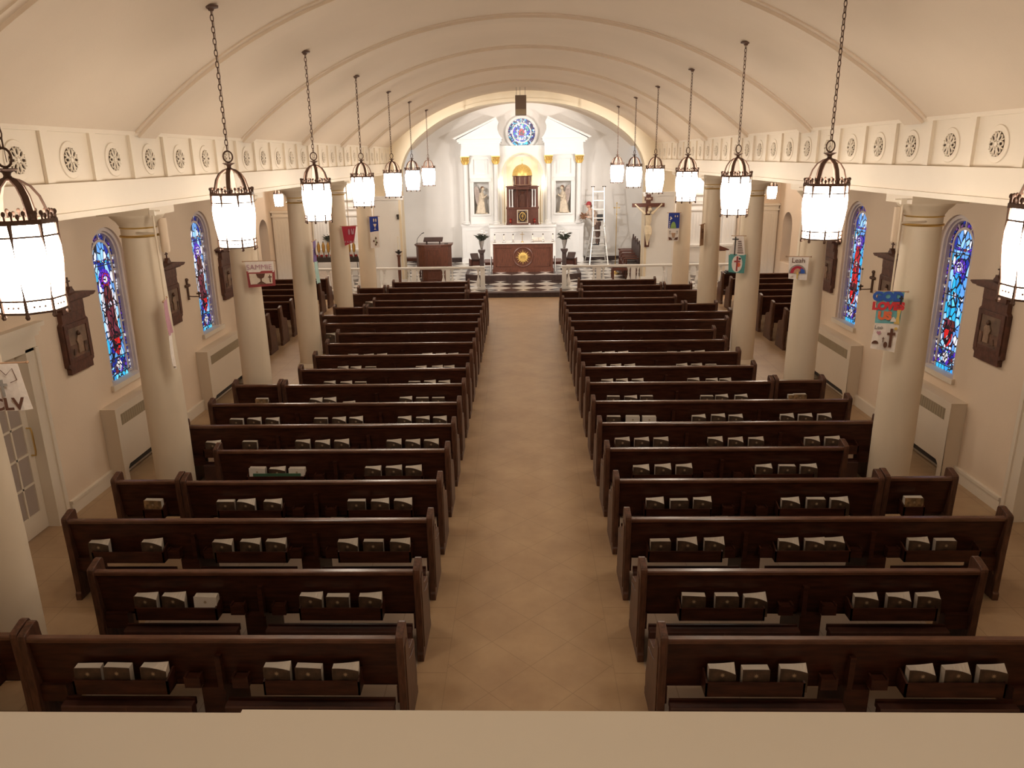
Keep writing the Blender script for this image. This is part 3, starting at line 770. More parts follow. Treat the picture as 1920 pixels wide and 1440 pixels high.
Lt=copytree(L0,(-6.2,19.6,.97),0,'small lit lantern hanging in the left transept','transept lanterns')
Lt.scale=(.60,.60,.62)
Lt=copytree(L0,(6.2,19.6,.97),0,'small lit lantern hanging in the right transept','transept lanterns')
Lt.scale=(.60,.60,.62)

# ---------------------------------------------------------------- wall things
def station(s,y,label,seed):
    e=T('station_plaque',label,'plaque',(s*5.73,y,0),0,'carved wooden wall plaques')
    x=lambda d:-s*d
    b=MB();b.prism([(-.25,1.70),(.25,1.70),(.25,1.775),(.29,1.80),(.29,2.33),(.255,2.36),(.255,2.50),(-.255,2.50),(-.255,2.36),(-.29,2.33),(-.29,1.80),(-.25,1.775)],'x',x(0),x(.06))
    b.prism([(-.235,2.46),(.235,2.46),(.235,2.60),(-.235,2.60)],'x',x(0),x(.075))
    b.box(x(.06),x(.075),-.27,-.20,1.84,2.33);b.box(x(.06),x(.075),.20,.27,1.84,2.33);b.box(x(.06),x(.075),-.2,.2,2.27,2.33);b.box(x(.06),x(.07),-.2,.2,1.84,1.90)
    b.build('frame','station',e,bev=.004)
    b=MB();b.box(x(0),x(.12),-.33,.33,2.60,2.625);b.prism([(-.385,2.65),(-.33,2.625),(.33,2.625),(.385,2.65),(.385,2.665),(.12,2.70),(-.12,2.70),(-.385,2.665)],'x',x(0),x(.17));b.build('cornice','station',e,bev=.003)
    b=MB();b.prism([(-.07,2.70),(.07,2.70),(.05,2.73),(.03,2.75),(.025,2.775),(-.025,2.775),(-.03,2.75),(-.05,2.73)],'x',x(.03),x(.09))
    b.box(x(.05),x(.065),-.009,.009,2.77,2.89);b.box(x(.05),x(.065),-.042,.042,2.83,2.847);b.build('cross','station',e)
    b=MB();b.box(x(.058),x(.064),-.2,.2,1.90,2.27);b.build('painting','canvas',e)
    b=MB();b.box(x(.064),x(.067),-.2,.2,1.90,2.06);b.build('painted_ground','picture',e)
    rnd=random.Random(seed);q=rnd.uniform(-.03,.03)
    b=MB();b.prism([(q-.05,1.94),(q+.06,1.94),(q+.055,2.06),(q+.07,2.12),(q+.03,2.16),(q-.03,2.16),(q-.07,2.10),(q-.045,2.05)],'x',x(.066),x(.084));b.build('robed_figure','relief',e,bev=.006)
    b=MB();b.ball((x(.078),q,2.19),.026,10,rz=.032);b.build('head','picture',e,smooth=True)
    b=MB();b.prism([(q+.09,1.93),(q+.16,1.93),(q+.15,2.02),(q+.11,2.06),(q+.085,2.0)],'x',x(.066),x(.078));b.prism([(q-.16,1.93),(q-.10,1.93),(q-.11,2.0),(q-.14,2.01)],'x',x(.066),x(.078));b.build('kneeling_figure','picture',e,bev=.005)
    return e
for s in (-1,1):
    for k,(y,w) in enumerate([(9.2,'before the first stained window'),(11.93,'between the two stained windows'),(14.35,'beyond the second stained window')]):
        station(s,y,'carved brown plaque with a cross on top, %s, %s wall'%(w,SIDE[s]),k+5*s+10)
def sconce(s,y):
    e=T('cross_sconce','small bronze cross sconce with a slim candle on the %s wall'%SIDE[s],'sconce',(s*5.73,y,0),0,'cross sconces')
    x=lambda d:-s*d
    b=MB();b.box(x(0),x(.03),-.012,.012,1.98,2.30)
    for (u,v) in ((0,2.32),(-.055,2.22),(.055,2.22),(0,2.22)):b.ball((x(.02),u,v),.028,10)
    b.box(x(.005),x(.03),-.06,.06,2.208,2.232);b.build('cross_backplate','bronze',e,smooth=True)
    b=MB();b.tube([(x(.02),0,2.04),(x(.10),0,2.035),(x(.2),0,2.035)],.009,8);b.box(x(.19),x(.21),-.012,.012,2.02,2.12);b.box(x(.16),x(.24),-.012,.012,2.075,2.098);b.build('arm','bronze',e)
    b=MB();b.tube([(x(.2),0,2.12),(x(.2),0,2.36)],.008,8);b.build('candle','candle',e);b=MB();b.ball((x(.2),0,2.37),.016,8);b.build('candle_cap','iron',e)
sconce(-1,12.62);sconce(1,12.55)
def radiator(s,y0,y1,label):
    e=T('radiator_cover',label,'radiator cover',(s*5.73,y0,0),0,'painted radiator covers')
    x=lambda d:-s*d;W=y1-y0
    b=MB();b.prism([(0,0),(.11,0),(.11,.17),(.16,.22),(W-.16,.22),(W-.11,.17),(W-.11,0),(W,0),(W,1.045),(0,1.045)],'x',x(.19),x(.205))
    b.box(x(0),x(.205),0,.015,0,1.045);b.box(x(0),x(.205),W-.015,W,0,1.045);b.box(x(0),x(.21),-.005,W+.005,1.045,1.06);b.build('body','radiator',e,bev=.003)
    b=MB();b.box(x(.204),x(.209),.12,W-.12,.80,.955);
    b.build('grille','grille',e)
    b=MB()
    for k in range(24):
        yy=.12+(W-.24)*(k+.5)/24;b.box(x(.208),x(.212),yy-.008,yy+.008,.805,.95)
    b.build('grille_bars','grille',e)
    b=MB();b.box(x(.01),x(.15),.1,W-.1,.12,.75);b.build('radiator_core','black',e)
for s in (-1,1):
    radiator(s,9.49,11.17,'painted metal radiator cover under the first stained window, %s wall'%SIDE[s])
    radiator(s,12.62,14.30,'painted metal radiator cover under the second stained window, %s wall'%SIDE[s])

# ---------------------------------------------------------------- banners
def cloth(b,pts,amp=.012,seed=0,ny=10,nx=8,t=.004):
    """pts: four corners (x,z) tl,tr,br,bl ; wavy sheet with thickness"""
    rnd=random.Random(seed);ph=rnd.uniform(0,6);tl,tr,br,bl=pts;vs=[]
    for side in (0,1):
        for j in range(ny+1):
            v=j/ny
            for i in range(nx+1):
                u=i/nx
                x=(tl[0]*(1-u)+tr[0]*u)*(1-v)+(bl[0]*(1-u)+br[0]*u)*v
                z=(tl[1]*(1-u)+tr[1]*u)*(1-v)+(bl[1]*(1-u)+br[1]*u)*v
                vs.append((x,amp*math.sin(ph+u*7+v*2)*v-(t if side==0 else 0),z))
    W=nx+1;n=W*(ny+1);fs=[]
    for j in range(ny):
        for i in range(nx):
            a=j*W+i;fs+=[(a,a+W,a+W+1,a+1),(n+a,n+a+1,n+a+W+1,n+a+W)]
    for i in range(nx):fs+=[(i,i+1,n+i+1,n+i),(ny*W+i,n+ny*W+i,n+ny*W+i+1,ny*W+i+1)]
    for j in range(ny):fs+=[(j*W,n+j*W,n+j*W+W,j*W+W),(j*W+nx,j*W+W+nx,n+j*W+W+nx,n+j*W+nx)]
    b.add(vs,fs)
def shape(e,poly,m,name,d=.010):
    b=MB();b.prism(poly,'y',-d-.006,-d+.002);return b.build(name,m,e)
def crossp(cx,cz,w,h,t,arm=.3):
    zt=cz+h/2;zb=cz-h/2;za=zt-h*arm
    return [(cx-t,zb),(cx+t,zb),(cx+t,za-t),(cx+w,za-t),(cx+w,za+t),(cx+t,za+t),(cx+t,zt),(cx-t,zt),(cx-t,za+t),(cx-w,za+t),(cx-w,za-t),(cx-t,za-t)]
def disc(cx,cz,rx,rz,n=20,a0=0,a1=2*PI):
    return [(cx+rx*math.cos(a0+(a1-a0)*i/n),cz+rz*math.sin(a0+(a1-a0)*i/n)) for i in range(n if a1-a0>6 else n+1)]
def banner(loc,label,rz=0,w=.3):
    e=T('banner',label,'banner',loc,rz,'handmade felt banners hanging at the columns')
    b=MB();b.tube([(-w/2-.03,0,.004),(w/2+.03,0,.004)],.007,8);b.ball((-w/2-.03,0,.004),.012,8);b.ball((w/2+.03,0,.004),.012,8);b.build('dowel','b_tan',e,smooth=True)
    return e
# SAMMIE
e=banner((-4.19,11.885,2.71),'handmade white and red SAMMIE banner with a chalice',.12,.44)
b=MB();cloth(b,[(-.22,0),(.22,0),(.22,-.17),(-.20,-.17)],.004,1);b.build('upper_cloth','b_white',e)
b=MB();cloth(b,[(-.21,-.15),(.23,-.15),(.22,-.39),(-.20,-.41)],.008,1);b.build('red_cloth','b_maroon',e)
shape(e,[(-.17,-.19),(.19,-.19),(.18,-.35),(-.16,-.36)],'b_cream','panel',.014)
textmesh('SAMMIE',.115,'lettering','b_pink',e,(0,-.020,-.09),bold=-.001)
shape(e,crossp(.15,-.27,.028,.12,.007),'b_brown','cross',.022);shape(e,[(-.06,-.19),(.08,-.19),(.06,-.25),(.02,-.27),(.02,-.31),(.08,-.35),(-.06,-.35),(0,-.31),(0,-.27),(-.04,-.25)],'b_brown','chalice',.022)
pole(-1,2,-4.19,3.66,2.715)
# Leah
e=banner((4.235,11.885,2.67),'handmade white Leah banner with an orange and blue domed picture',-.25,.30)
b=MB();cloth(b,[(-.14,0),(.15,0),(.15,-.36),(-.12,-.34)],.008,2);b.build('cloth','b_white',e)
textmesh('Leah',.105,'lettering','b_brown',e,(.0,-.020,-.055),bold=.0)
shape(e,disc(.0,-.25,.125,.135,20,0,PI),'b_grey','dome',.014);shape(e,disc(0,-.25,.105,.112,20,0,PI),'b_red','dome_red',.020);shape(e,disc(0,-.25,.055,.075,16,0,PI),'b_tan','dome_inner',.028)
shape(e,[(.02,-.25),(.11,-.25),(.10,-.20),(.05,-.17)],'b_royal','blue_field',.028);shape(e,crossp(0,-.28,.02,.11,.008),'b_yellow','chalice',.034);shape(e,disc(-.09,-.28,.022,.022),'b_white','bead',.034)
pole(1,2,4.235,3.66,2.675)
# GOD LOVES US
e=banner((4.135,8.610,2.695),'blue GOD LOVES US banner above a white drawing sheet signed Leo',-.2,.28)
b=MB();cloth(b,[(-.135,0),(.135,0),(.125,-.37),(-.135,-.36)],.008,3);b.build('blue_cloth','b_sky',e)
b=MB();cloth(b,[(-.13,-.36),(.125,-.37),(.11,-.70),(-.15,-.66)],.012,4);b.build('white_cloth','b_white',e)
textmesh('GOD',.135,'lettering','b_royal',e,(-.035,-.020,-.055),bold=.010)
textmesh('LOVES',.115,'lettering','b_bred',e,(-.02,-.020,-.165),bold=.009);textmesh('US',.12,'lettering','b_orange',e,(-.045,-.020,-.275),bold=.009)
shape(e,crossp(.105,-.09,.022,.10,.009),'black','cross',.018);shape(e,[(.08,-.20),(.12,-.20),(.11,-.28),(.12,-.37),(.06,-.36),(.085,-.28)],'b_yellow','flame_strip',.016)
shape(e,[(.02,-.34),(.08,-.34),(.075,-.31),(.05,-.28),(.03,-.30)],'b_white','chalice',.018);shape(e,crossp(.05,-.53,.042,.22,.014,.28),'b_brown','brown_cross',.020)
textmesh('Leo',.06,'lettering','b_grey',e,(-.09,-.018,-.41),bold=.001)
shape(e,crossp(-.03,-.55,.012,.06,.003),'b_brown','little_cross',.022);shape(e,disc(-.11,-.60,.036,.036,12,0,PI),'b_brown','tomb',.022);shape(e,disc(.0,-.61,.020,.036),'b_brown','stone',.022);shape(e,[(-.085,-.50),(-.11,-.47),(-.10,-.45),(-.085,-.46),(-.07,-.45),(-.06,-.47)],'b_pink','heart',.020)
shape(e,disc(.09,-.42,.018,.018),'b_yellow','sun',.020)
pole(1,1,4.135,3.66,2.70)
# teal cross
e=banner((4.215,15.16,2.66),'tall banner with a black cross above a teal square',-.2,.2)
b=MB();cloth(b,[(-.05,0),(.09,0),(.14,-.37),(-.17,-.37)],.006,5);b.build('upper_cloth','b_white',e)
b=MB();cloth(b,[(-.17,-.35),(.16,-.36),(.15,-.73),(-.15,-.71)],.010,6);b.build('teal_cloth','b_teal',e)
shape(e,crossp(-.06,-.19,.06,.36,.011,.14),'black','tall_cross',.018);shape(e,disc(.0,-.54,.10,.165),'b_white','oval',.018);shape(e,crossp(-.0,-.54,.058,.29,.016,.34),'b_maroon','red_cross',.026);shape(e,disc(.045,-.44,.025,.02),'black','bird',.030);shape(e,disc(.035,-.56,.03,.045),'b_orange','orange_patch',.022)
b=MB()
for k in range(7):
    z=-.10-.037*k;b.box(-.01-.0*k,.055+.008*k,-.024,-.018,z-.009,z+.006)
b.build('lettering','b_brown',e)
pole(1,3,4.215,3.66,2.665)
# red
e=banner((-4.20,18.433,2.68),'crimson banner with a white candle and hand outline',.12,.34)
b=MB();cloth(b,[(-.17,0),(.18,.02),(.10,-.38),(-.12,-.46)],.02,7);b.build('cloth','b_red',e)
shape(e,disc(.0,-.13,.022,.07),'b_pink','candle',.030);shape(e,[(.05,-.06),(.07,-.06),(.09,-.14),(.11,-.05),(.13,-.06),(.11,-.19),(.06,-.19)],'b_pink','hand',.030)
textmesh('V A M O',.07,'lettering','b_pink',e,(0,-.036,-.37),bold=.002)
pole(-1,4,-4.20,3.66,2.685)
# blue chalice left
e=banner((-4.215,21.708,2.66),'narrow deep blue banner with a chalice above a cream flower sheet',.1,.25)
b=MB();cloth(b,[(-.12,0),(.12,.02),(.12,-.40),(-.12,-.43)],.01,8);b.build('blue_cloth','b_blue',e)
b=MB();cloth(b,[(-.12,-.42),(.12,-.40),(.12,-.86),(-.13,-.88)],.01,9);b.build('cream_cloth','b_white',e)
shape(e,[(-.02,-.2),(.07,-.2),(.05,-.26),(.03,-.28),(.03,-.33),(.06,-.36),(-.01,-.36),(.02,-.33),(.02,-.28),(0,-.26)],'b_cream','chalice',.024);shape(e,disc(-.0,-.10,.018,.05),'b_cream','left_hand',.024);shape(e,disc(.06,-.10,.018,.05),'b_cream','right_hand',.024)
for (u,v) in ((.03,-.60),(.05,-.72),(-.03,-.68),(.02,-.78)):shape(e,disc(u,v,.024,.03,8),'b_brown','flower',.024)
shape(e,[(.02,-.55),(.03,-.55),(.04,-.8),(.02,-.8)],'b_green','stem',.022)
pole(-1,5,-4.215,3.66,2.665)
# purple right
e=banner((4.22,21.708,2.64),'purple banner with a dove and green mound above a cream sheet of flowers',-.1,.3)
b=MB();cloth(b,[(-.15,0),(.15,0),(.15,-.42),(-.15,-.42)],.008,10);b.build('purple_cloth','b_blue',e)
b=MB();cloth(b,[(-.15,-.42),(.15,-.42),(.15,-.77),(-.15,-.77)],.008,11);b.build('cream_cloth','b_white',e)
shape(e,disc(-.01,-.42,.075,.18,16,0,PI),'b_green','green_mound',.020);shape(e,[(-.13,-.10),(-.09,-.14),(-.11,-.08),(-.07,-.12),(-.05,-.15),(-.09,-.19),(-.12,-.20),(-.10,-.15)],'b_white','dove',.020)
for u in (.03,.09):shape(e,disc(u,-.09,.014,.03,8),'b_cream','star',.020)
b=MB()
for k in range(4):b.box(-.125,-.105,-.026,-.020,-.40+.05*k,-.37+.05*k)
b.build('bead_row','b_white',e)
shape(e,[(-.06,-.55),(.06,-.55),(.02,-.68),(-.02,-.68)],'b_tan','heart',.020)
for q in (-1,1):
    shape(e,[(q*.02,-.74),(q*.12,-.74),(q*.13,-.66),(q*.06,-.68)],'b_brown','leaf',.020);shape(e,crossp(q*.10,-.53,.02,.10,.008),'b_grey','little_cross',.020)
pole(1,5,4.22,3.66,2.645)
# edge-on banners
e=banner((4.25,18.436,2.60),'brown banner turned edge on beside its column',1.08,.34)
b=MB();cloth(b,[(-.13,.0),(.15,0),(.18,-.50),(-.17,-.50)],.012,12);b.build('cloth','b_tan',e);shape(e,crossp(0,-.22,.06,.24,.014),'b_brown','cross',.020)
pole(1,4,4.25,3.66,2.605)
e=banner((-4.20,8.613,2.70),'pink and white banner turned edge on beside its column',1.88,.26)
b=MB();cloth(b,[(-.12,0),(.13,0),(.14,-.42),(-.13,-.40)],.02,13);b.build('pink_cloth','b_pink',e);b=MB();cloth(b,[(-.13,-.40),(.14,-.42),(.10,-.86),(-.08,-.78)],.02,14);b.build('white_cloth','b_white',e)
pole(-1,1,-4.20)
e=banner((-4.18,15.162,2.68),'violet and mint banner turned edge on beside its column',1.62,.30)
b=MB();cloth(b,[(-.12,0),(.13,0),(.14,-.42),(-.13,-.40)],.02,15);b.build('violet_cloth','b_violet',e);b=MB();cloth(b,[(-.13,-.40),(.14,-.42),(.16,-.86),(-.12,-.84)],.02,16);b.build('mint_cloth','b_aqua',e);shape(e,disc(0,-.2,.06,.08),'b_cream','patch',.03)
pole(-1,3,-4.18,3.66,2.685)
e=banner((-3.93,5.336,2.82),'cream CLV banner with a dove and cross by the french door',.15,.32)
b=MB();cloth(b,[(-.22,0),(.12,.0),(.17,-.36),(-.26,-.38)],.02,17);b.build('cloth','b_white',e);textmesh('CLV',.13,'lettering','b_brown',e,(.01,-.036,-.31),bold=.004);shape(e,crossp(.0,-.18,.035,.13,.009),'b_grey','cross',.034)
b=MB();b.tube([(-.06,-.034,-.05),(.0,-.034,-.03),(.04,-.034,-.08),(.09,-.034,-.03),(.11,-.034,-.12),(.06,-.034,-.14)],.003,5);b.build('dove_outline','b_brown',e)
shape(e,[(-.22,-.20),(-.12,-.14),(-.05,-.33),(-.24,-.33)],'b_pink','pink_field',.030)
pole(-1,0,-3.93,3.66,2.825)

# ================================================================ chancel
ZC=.148
# altar platform
pf=T('altar_platform','low dark edged platform with chamfered corners under the altar','platform',(0,0,0))
P=[(-1.35,25.7),(1.35,25.7),(2.0,26.15),(2.0,28.3),(-2.0,28.3),(-2.0,26.15)]
b=MB();b.prism(P,'z',ZC,.315);b.build('riser','carpet',pf)
b=MB();b.prism(P,'z',.315,.335);b.build('edge','carpet',pf)
b=MB();b.prism([(x*.94,y+(.16 if y<26 else 0)) for x,y in P],'z',.335,.339);b.build('tiles','check',pf)
b=MB();b.box(-1.45,1.45,28.95,29.85,ZC,.34);b.box(-1.5,1.5,28.9,29.85,.34,.37);o=b.build('footpace','redwood',None,bev=.005);tag(o,'brown wooden step behind the altar, at the foot of the tall altarpiece','step')
# communion rails
def rail(x0,x1,posts,bals,label):
    e=T('communion_rail',label,'railing',(0,24.1,0))
    b=MB();b.box(x0,x1,-.07,.07,.845,.885);b.box(x0,x1,-.05,.05,.815,.845);b.build('handrail','white',e,bev=.006)
    b=MB();b.box(x0,x1,-.06,.06,ZC,.185);b.build('base_rail','white',e)
    for p in posts:
        b=MB();b.box(p-.07,p+.07,-.055,.055,.185,.815);b.box(p-.085,p+.085,-.062,.062,.185,.23);b.box(p-.085,p+.085,-.062,.062,.79,.815);b.build('post','white',e)
    for p in bals:
        b=MB();b.lathe([(.055,.185),(.055,.225),(.030,.24),(.056,.30),(.070,.36),(.058,.43),(.028,.55),(.026,.62),(.044,.64),(.028,.66),(.032,.74),(.055,.78),(.055,.815)],(p,0,0),14);b.build('baluster','white',e,smooth=True)
rail(-4.74,-1.225,[-4.66,-3.487,-2.403,-1.296],[-4.448,-3.65,-3.349,-2.55,-2.266,-1.43],'white balustered communion rail in front of the brown pulpit')
rail(1.225,4.70,[1.304,2.39,3.485,4.62],[1.44,2.24,2.54,3.34,3.63,4.455],'white balustered communion rail in front of the ladder and crucifix')
rail(-7.0,-4.9,[-6.9,-5.9,-4.97],[-6.6,-6.25,-5.5,-5.25],'white communion rail before the votive candle rack')
rail(4.9,7.0,[6.9,5.9,4.97],[6.6,6.25,5.5,5.25],'white communion rail before the white side lectern')
# main altar
al=T('altar','brown wooden altar with a white cloth and a gilt sunburst','altar',(0,26.5,.339))
b=MB();b.box(-1.04,1.04,0,.62,0,.96);b.box(-1.07,1.07,-.03,.65,0,.10);b.box(-1.06,1.06,-.02,.64,.10,.13);b.box(-1.08,1.08,-.03,.65,.955,.985);b.build('body','altarwood',al,bev=.004)
for q in (-1,1):
    b=MB();x0,x1=q*.40,q*.94
    for (a,c,d,e_) in ((x0,x1,.20,.235),(x0,x1,.83,.855),(x1,x1-q*.03,.20,.855)):b.box(a,c,-.022,.0,d,e_)
    b.build('panel_moulding','altarwood',al,bev=.004)
b=MB();b.lathe([(.30,0),(.30,-.02),(.33,-.03),(.355,-.02),(.355,0)],(0,0,.52),40,axis='y');b.build('medallion_ring','altarwood',al,smooth=True)
b=MB();b.lathe([(0,-.035),(.10,-.032),(.155,-.024),(.155,0)],(0,0,.52),32,axis='y')
for k in range(16):
    a=PI/8*k;r=.26 if k%2==0 else .215;c,q=math.cos(a),math.sin(a)
    b.prism([(.15*c-.016*q,.52+.15*q+.016*c),(.15*c+.016*q,.52+.15*q-.016*c),(r*c,.52+r*q)],'y',-.022,0)
b.build('gilt_sun','gold',al,smooth=False)
textmesh('IHS',.13,'monogram','brass',al,(0,-.036,.52),bold=.002)
b=MB();b.box(-1.13,1.13,-.05,.68,.985,1.012)
for q in (-1,1):
    b.box(q*1.115,q*1.13,-.05,.68,.0+.02,.99);b.box(q*1.045,q*1.125,-.035,-.03,.55,.985)
b.build('altar_cloth','white',al)
# candlesticks and altar furnishings
def candlestick(x,label):
    e=T('candlestick',label,'candlestick',(x,26.68,1.351),0,'silver candlesticks on the altar')
    b=MB();b.lathe([(0,0),(.055,0),(.055,.008),(.020,.03),(.012,.06),(.02,.075),(.034,.085),(.03,.092),(0,.092)],seg=14);b.build('base','vase',e,smooth=True)
    b=MB();b.lathe([(0,.09),(.017,.092),(.017,.25),(0,.252)],seg=10);b.build('candle','candle',e,smooth=True)
    b=MB();b.lathe([(0,.25),(.022,.25),(.022,.275),(.008,.29),(0,.29)],seg=10);b.build('follower','iron',e,smooth=True)
for i,x in enumerate([-.98,-.66,-.34,.34,.70,1.04]):
    candlestick(x,'silver candlestick on the altar, %s'%(['outermost on the pulpit side','middle one of the pulpit side','next to the altar crucifix, pulpit side','in front of the open book','middle one of the ladder side','outermost on the ladder side'][i]))
cr=T('altar_crucifix','small brass crucifix standing at the middle of the altar','crucifix',(-.02,26.7,1.351))
b=MB();b.lathe([(0,0),(.055,0),(.05,.015),(.015,.03),(0,.03)],seg=14);b.build('base','brass',cr,smooth=True)
b=MB();b.box(-.008,.008,-.006,.006,.03,.36);b.box(-.075,.075,-.006,.006,.26,.276);b.build('cross','brass',cr)
ob=T('open_book','open book on a low stand on the altar cloth','book',(.55,26.9,1.351))
b=MB();b.prism([(-.05,0),(.10,0),(.10,.10)],'x',-.17,.17);b.build('stand','redwood',ob)
b=MB();b.prism([(-.05,.012),(.11,.115),(.105,.13),(-.06,.03)],'x',-.2,-.003);b.prism([(-.05,.012),(.11,.115),(.105,.13),(-.06,.03)],'x',.003,.2);b.build('pages','page',ob)
# flower pedestals
def pedestal(x,label):
    e=T('flower_pedestal',label,'pedestal',(x,27.0,.339),0,'flower pedestals')
    b=MB();b.box(-.12,.12,-.12,.12,0,.05);b.box(-.075,.075,-.075,.075,.05,.62);b.prism([(-.075,.60),(-.125,.69),(-.125,.73),(.125,.73),(.125,.69),(.075,.60)],'y',-.11,.11);b.build('stand','carpet',e,bev=.005)
def flowers(x,z,y,label,sc=1,seed=1):
    e=T('flower_vase',label,'flowers',(x,y,z),0,None);r=random.Random(seed)
    b=MB();b.lathe([(0,0),(.045*sc,0),(.03*sc,.02),(.04*sc,.08),(.075*sc,.2*sc),(.08*sc,.26*sc),(.07*sc,.26*sc),(0,.10)],seg=14);b.build('vase','vase',e,smooth=True)
    b=MB()
    for k in range(46):
        a=r.uniform(0,2*PI);l=r.uniform(.10,.27)*sc;h=r.uniform(.30,.44)*sc
        p0=(.03*math.cos(a),.03*math.sin(a),.22*sc);p1=(l*.6*math.cos(a),l*.6*math.sin(a),h);p2=(l*math.cos(a),l*math.sin(a),h+r.uniform(-.05,.04)*sc)
        b.tube([p0,p1,p2],[.008,.022*sc,.003],4)
    b.build('leaves','leaf',e)
    b=MB()
    for k in range(18):
        a=r.uniform(0,2*PI);l=r.uniform(0,.15)*sc;h=r.uniform(.44,.55)*sc-l*.4
        for q in range(5):
            t=q*2*PI/5;b.ball((l*math.cos(a)+.022*sc*math.cos(t),l*math.sin(a)+.022*sc*math.sin(t),h),.020*sc,6,rz=.012*sc)
    b.build('blossoms','flower',e,smooth=True)
pedestal(-1.46,'dark wooden flower pedestal on the pulpit side of the altar');pedestal(1.46,'dark wooden flower pedestal on the ladder side of the altar')
flowers(-1.46,1.069,27.0,'silver vase of white flowers and dark leaves, pulpit side pedestal',1.25,3);flowers(1.46,1.069,27.0,'silver vase of white flowers and dark leaves, ladder side pedestal',1.25,8)
# prie-dieus
for q in (-1,1):
    e=T('kneeling_desk','low kneeling desk with a dark slanted pad, %s of the altar'%('pulpit side' if q<0 else 'ladder side'),'kneeler',(q*1.80,28.45,ZC+.0),q*-.25,'kneeling desks')
    b=MB();b.box(-.20,-.16,-.16,.16,0,.42);b.box(.16,.20,-.16,.16,0,.42);b.box(-.2,.2,-.02,.02,.1,.4);b.build('frame','redwood',e)
    b=MB();b.prism([(-.15,.38),(-.17,.43),(.14,.62),(.17,.57)],'x',-.15,.15);b.build('pad','carpet',e,bev=.02)
# pulpit
pu_=T('pulpit','brown panelled wooden pulpit with a bookstand and microphone','pulpit',(-3.03,25.75,ZC))
P=[(-.62,.12),(-.52,-.10),(-.28,-.24),(.28,-.24),(.52,-.10),(.62,.12),(.60,.5),(-.60,.5)]
def pp(k,g=0):return [(x*k,y*k+g) for x,y in P]
b=MB();b.prism(pp(.96),'z',.50,1.20);b.prism(pp(.72),'z',.06,.42);b.prism(pp(.78),'z',0,.06);b.prism(pp(.86),'z',.42,.50);b.build('body','altarwood',pu_,bev=.008)
b=MB();b.prism(pp(1.0),'z',1.20,1.235);b.prism(pp(1.05),'z',1.235,1.275);b.build('top','altarwood',pu_,bev=.008)
b=MB()
for x0,x1 in ((-.22,.22),):
    b.box(x0,x1,-.245,-.225,.56,.585);b.box(x0,x1,-.245,-.225,1.09,1.115);b.box(x0,x0+.025,-.245,-.225,.585,1.09);b.box(x1-.025,x1,-.245,-.225,.585,1.09)
b.box(-.15,.15,-.19,-.172,.12,.14);b.box(-.15,.15,-.19,-.172,.34,.36)
b.build('panel_moulding','altarwood',pu_)
b=MB();b.prism([(-.05,1.36),(.24,1.46),(.23,1.49),(-.06,1.39)],'x',-.32,.32);b.box(-.24,-.20,.0,.1,1.275,1.40);b.box(.20,.24,.0,.1,1.275,1.40);b.build('bookstand','carpet',pu_)
b=MB();b.tube([(-.55,.05,1.275),(-.55,.05,1.36),(-.53,.03,1.46),(-.45,.0,1.56),(-.36,-.03,1.64)],.008,6);b.build('microphone_stem','iron',pu_,smooth=True)
b=MB();b.tube([(-.37,-.03,1.635),(-.29,-.05,1.67)],[.012,.016],8);b.build('microphone','black',pu_,smooth=True)
b=MB();b.box(.38,.50,.0,.1,1.275,1.30);o=b.build('hymn_number_clip','iron',pu_);
tb=T('side_table','small brown table half hidden behind the pulpit','table',(-3.95,26.9,ZC))
b=MB();b.box(-.30,.30,-.2,.2,.60,.70);b.build('top','redwood',tb)
for x in (-.27,.27):
    for y in (-.17,.17):b=MB();b.box(x-.025,x+.025,y-.025,y+.025,0,.60);b.build('leg','redwood',tb)
# paschal candle
pc=T('paschal_candle_stand','tall turned wooden stand holding a pale candle beside the pulpit','candle stand',(-4.10,25.05,ZC))
b=MB();b.lathe([(0,0),(.15,0),(.15,.04),(.06,.09),(.045,.14),(.055,.5),(.045,.8),(.05,.95),(.075,1.0),(.05,1.03),(0,1.03)],seg=14);b.build('stand','altarwood',pc,smooth=True)
b=MB();b.lathe([(0,1.03),(.03,1.05),(.12,1.12),(.125,1.13),(.03,1.10),(0,1.10)],seg=16);b.lathe([(0,1.10),(.035,1.10),(.035,1.19),(0,1.19)],seg=10);b.build('dish','iron',pc,smooth=True)
b=MB();b.lathe([(0,1.18),(.026,1.18),(.026,1.62),(0,1.63)],seg=12);b.build('candle','candle',pc,smooth=True)
b=MB();b.box(-.03,.03,-.09,-.0,0,.16);b.box(-.04,.0,-.1,0,.1,.16);o=b.build('wall_hook','iron');o.location=(-4.09,YE-.005,2.30);tag(o,'small black bracket on the white pier above the tall candle','bracket')
# processional cross
x_=T('processional_cross','tall brass processional cross standing near the ladder','cross',(3.28,27.1,ZC))
b=MB();b.lathe([(0,0),(.17,0),(.16,.03),(.05,.07),(.02,.12),(.02,.4),(0,.4)],seg=14);b.build('stand','brass',x_,smooth=True)
b=MB();b.tube([(0,0,.1),(0,0,2.0)],.012,8);b.build('staff','brass',x_,smooth=True)
b=MB();b.tube([(0,0,1.98),(0,0,2.44)],.010,6);b.tube([(-.08,0,2.30),(.08,0,2.30)],.010,6)
for (u,v) in ((-.09,2.30),(.09,2.30),(0,2.46),(0,2.08)):b.ball((u,0,v),.025,8)
b.build('cross_head','brass',x_,smooth=True)
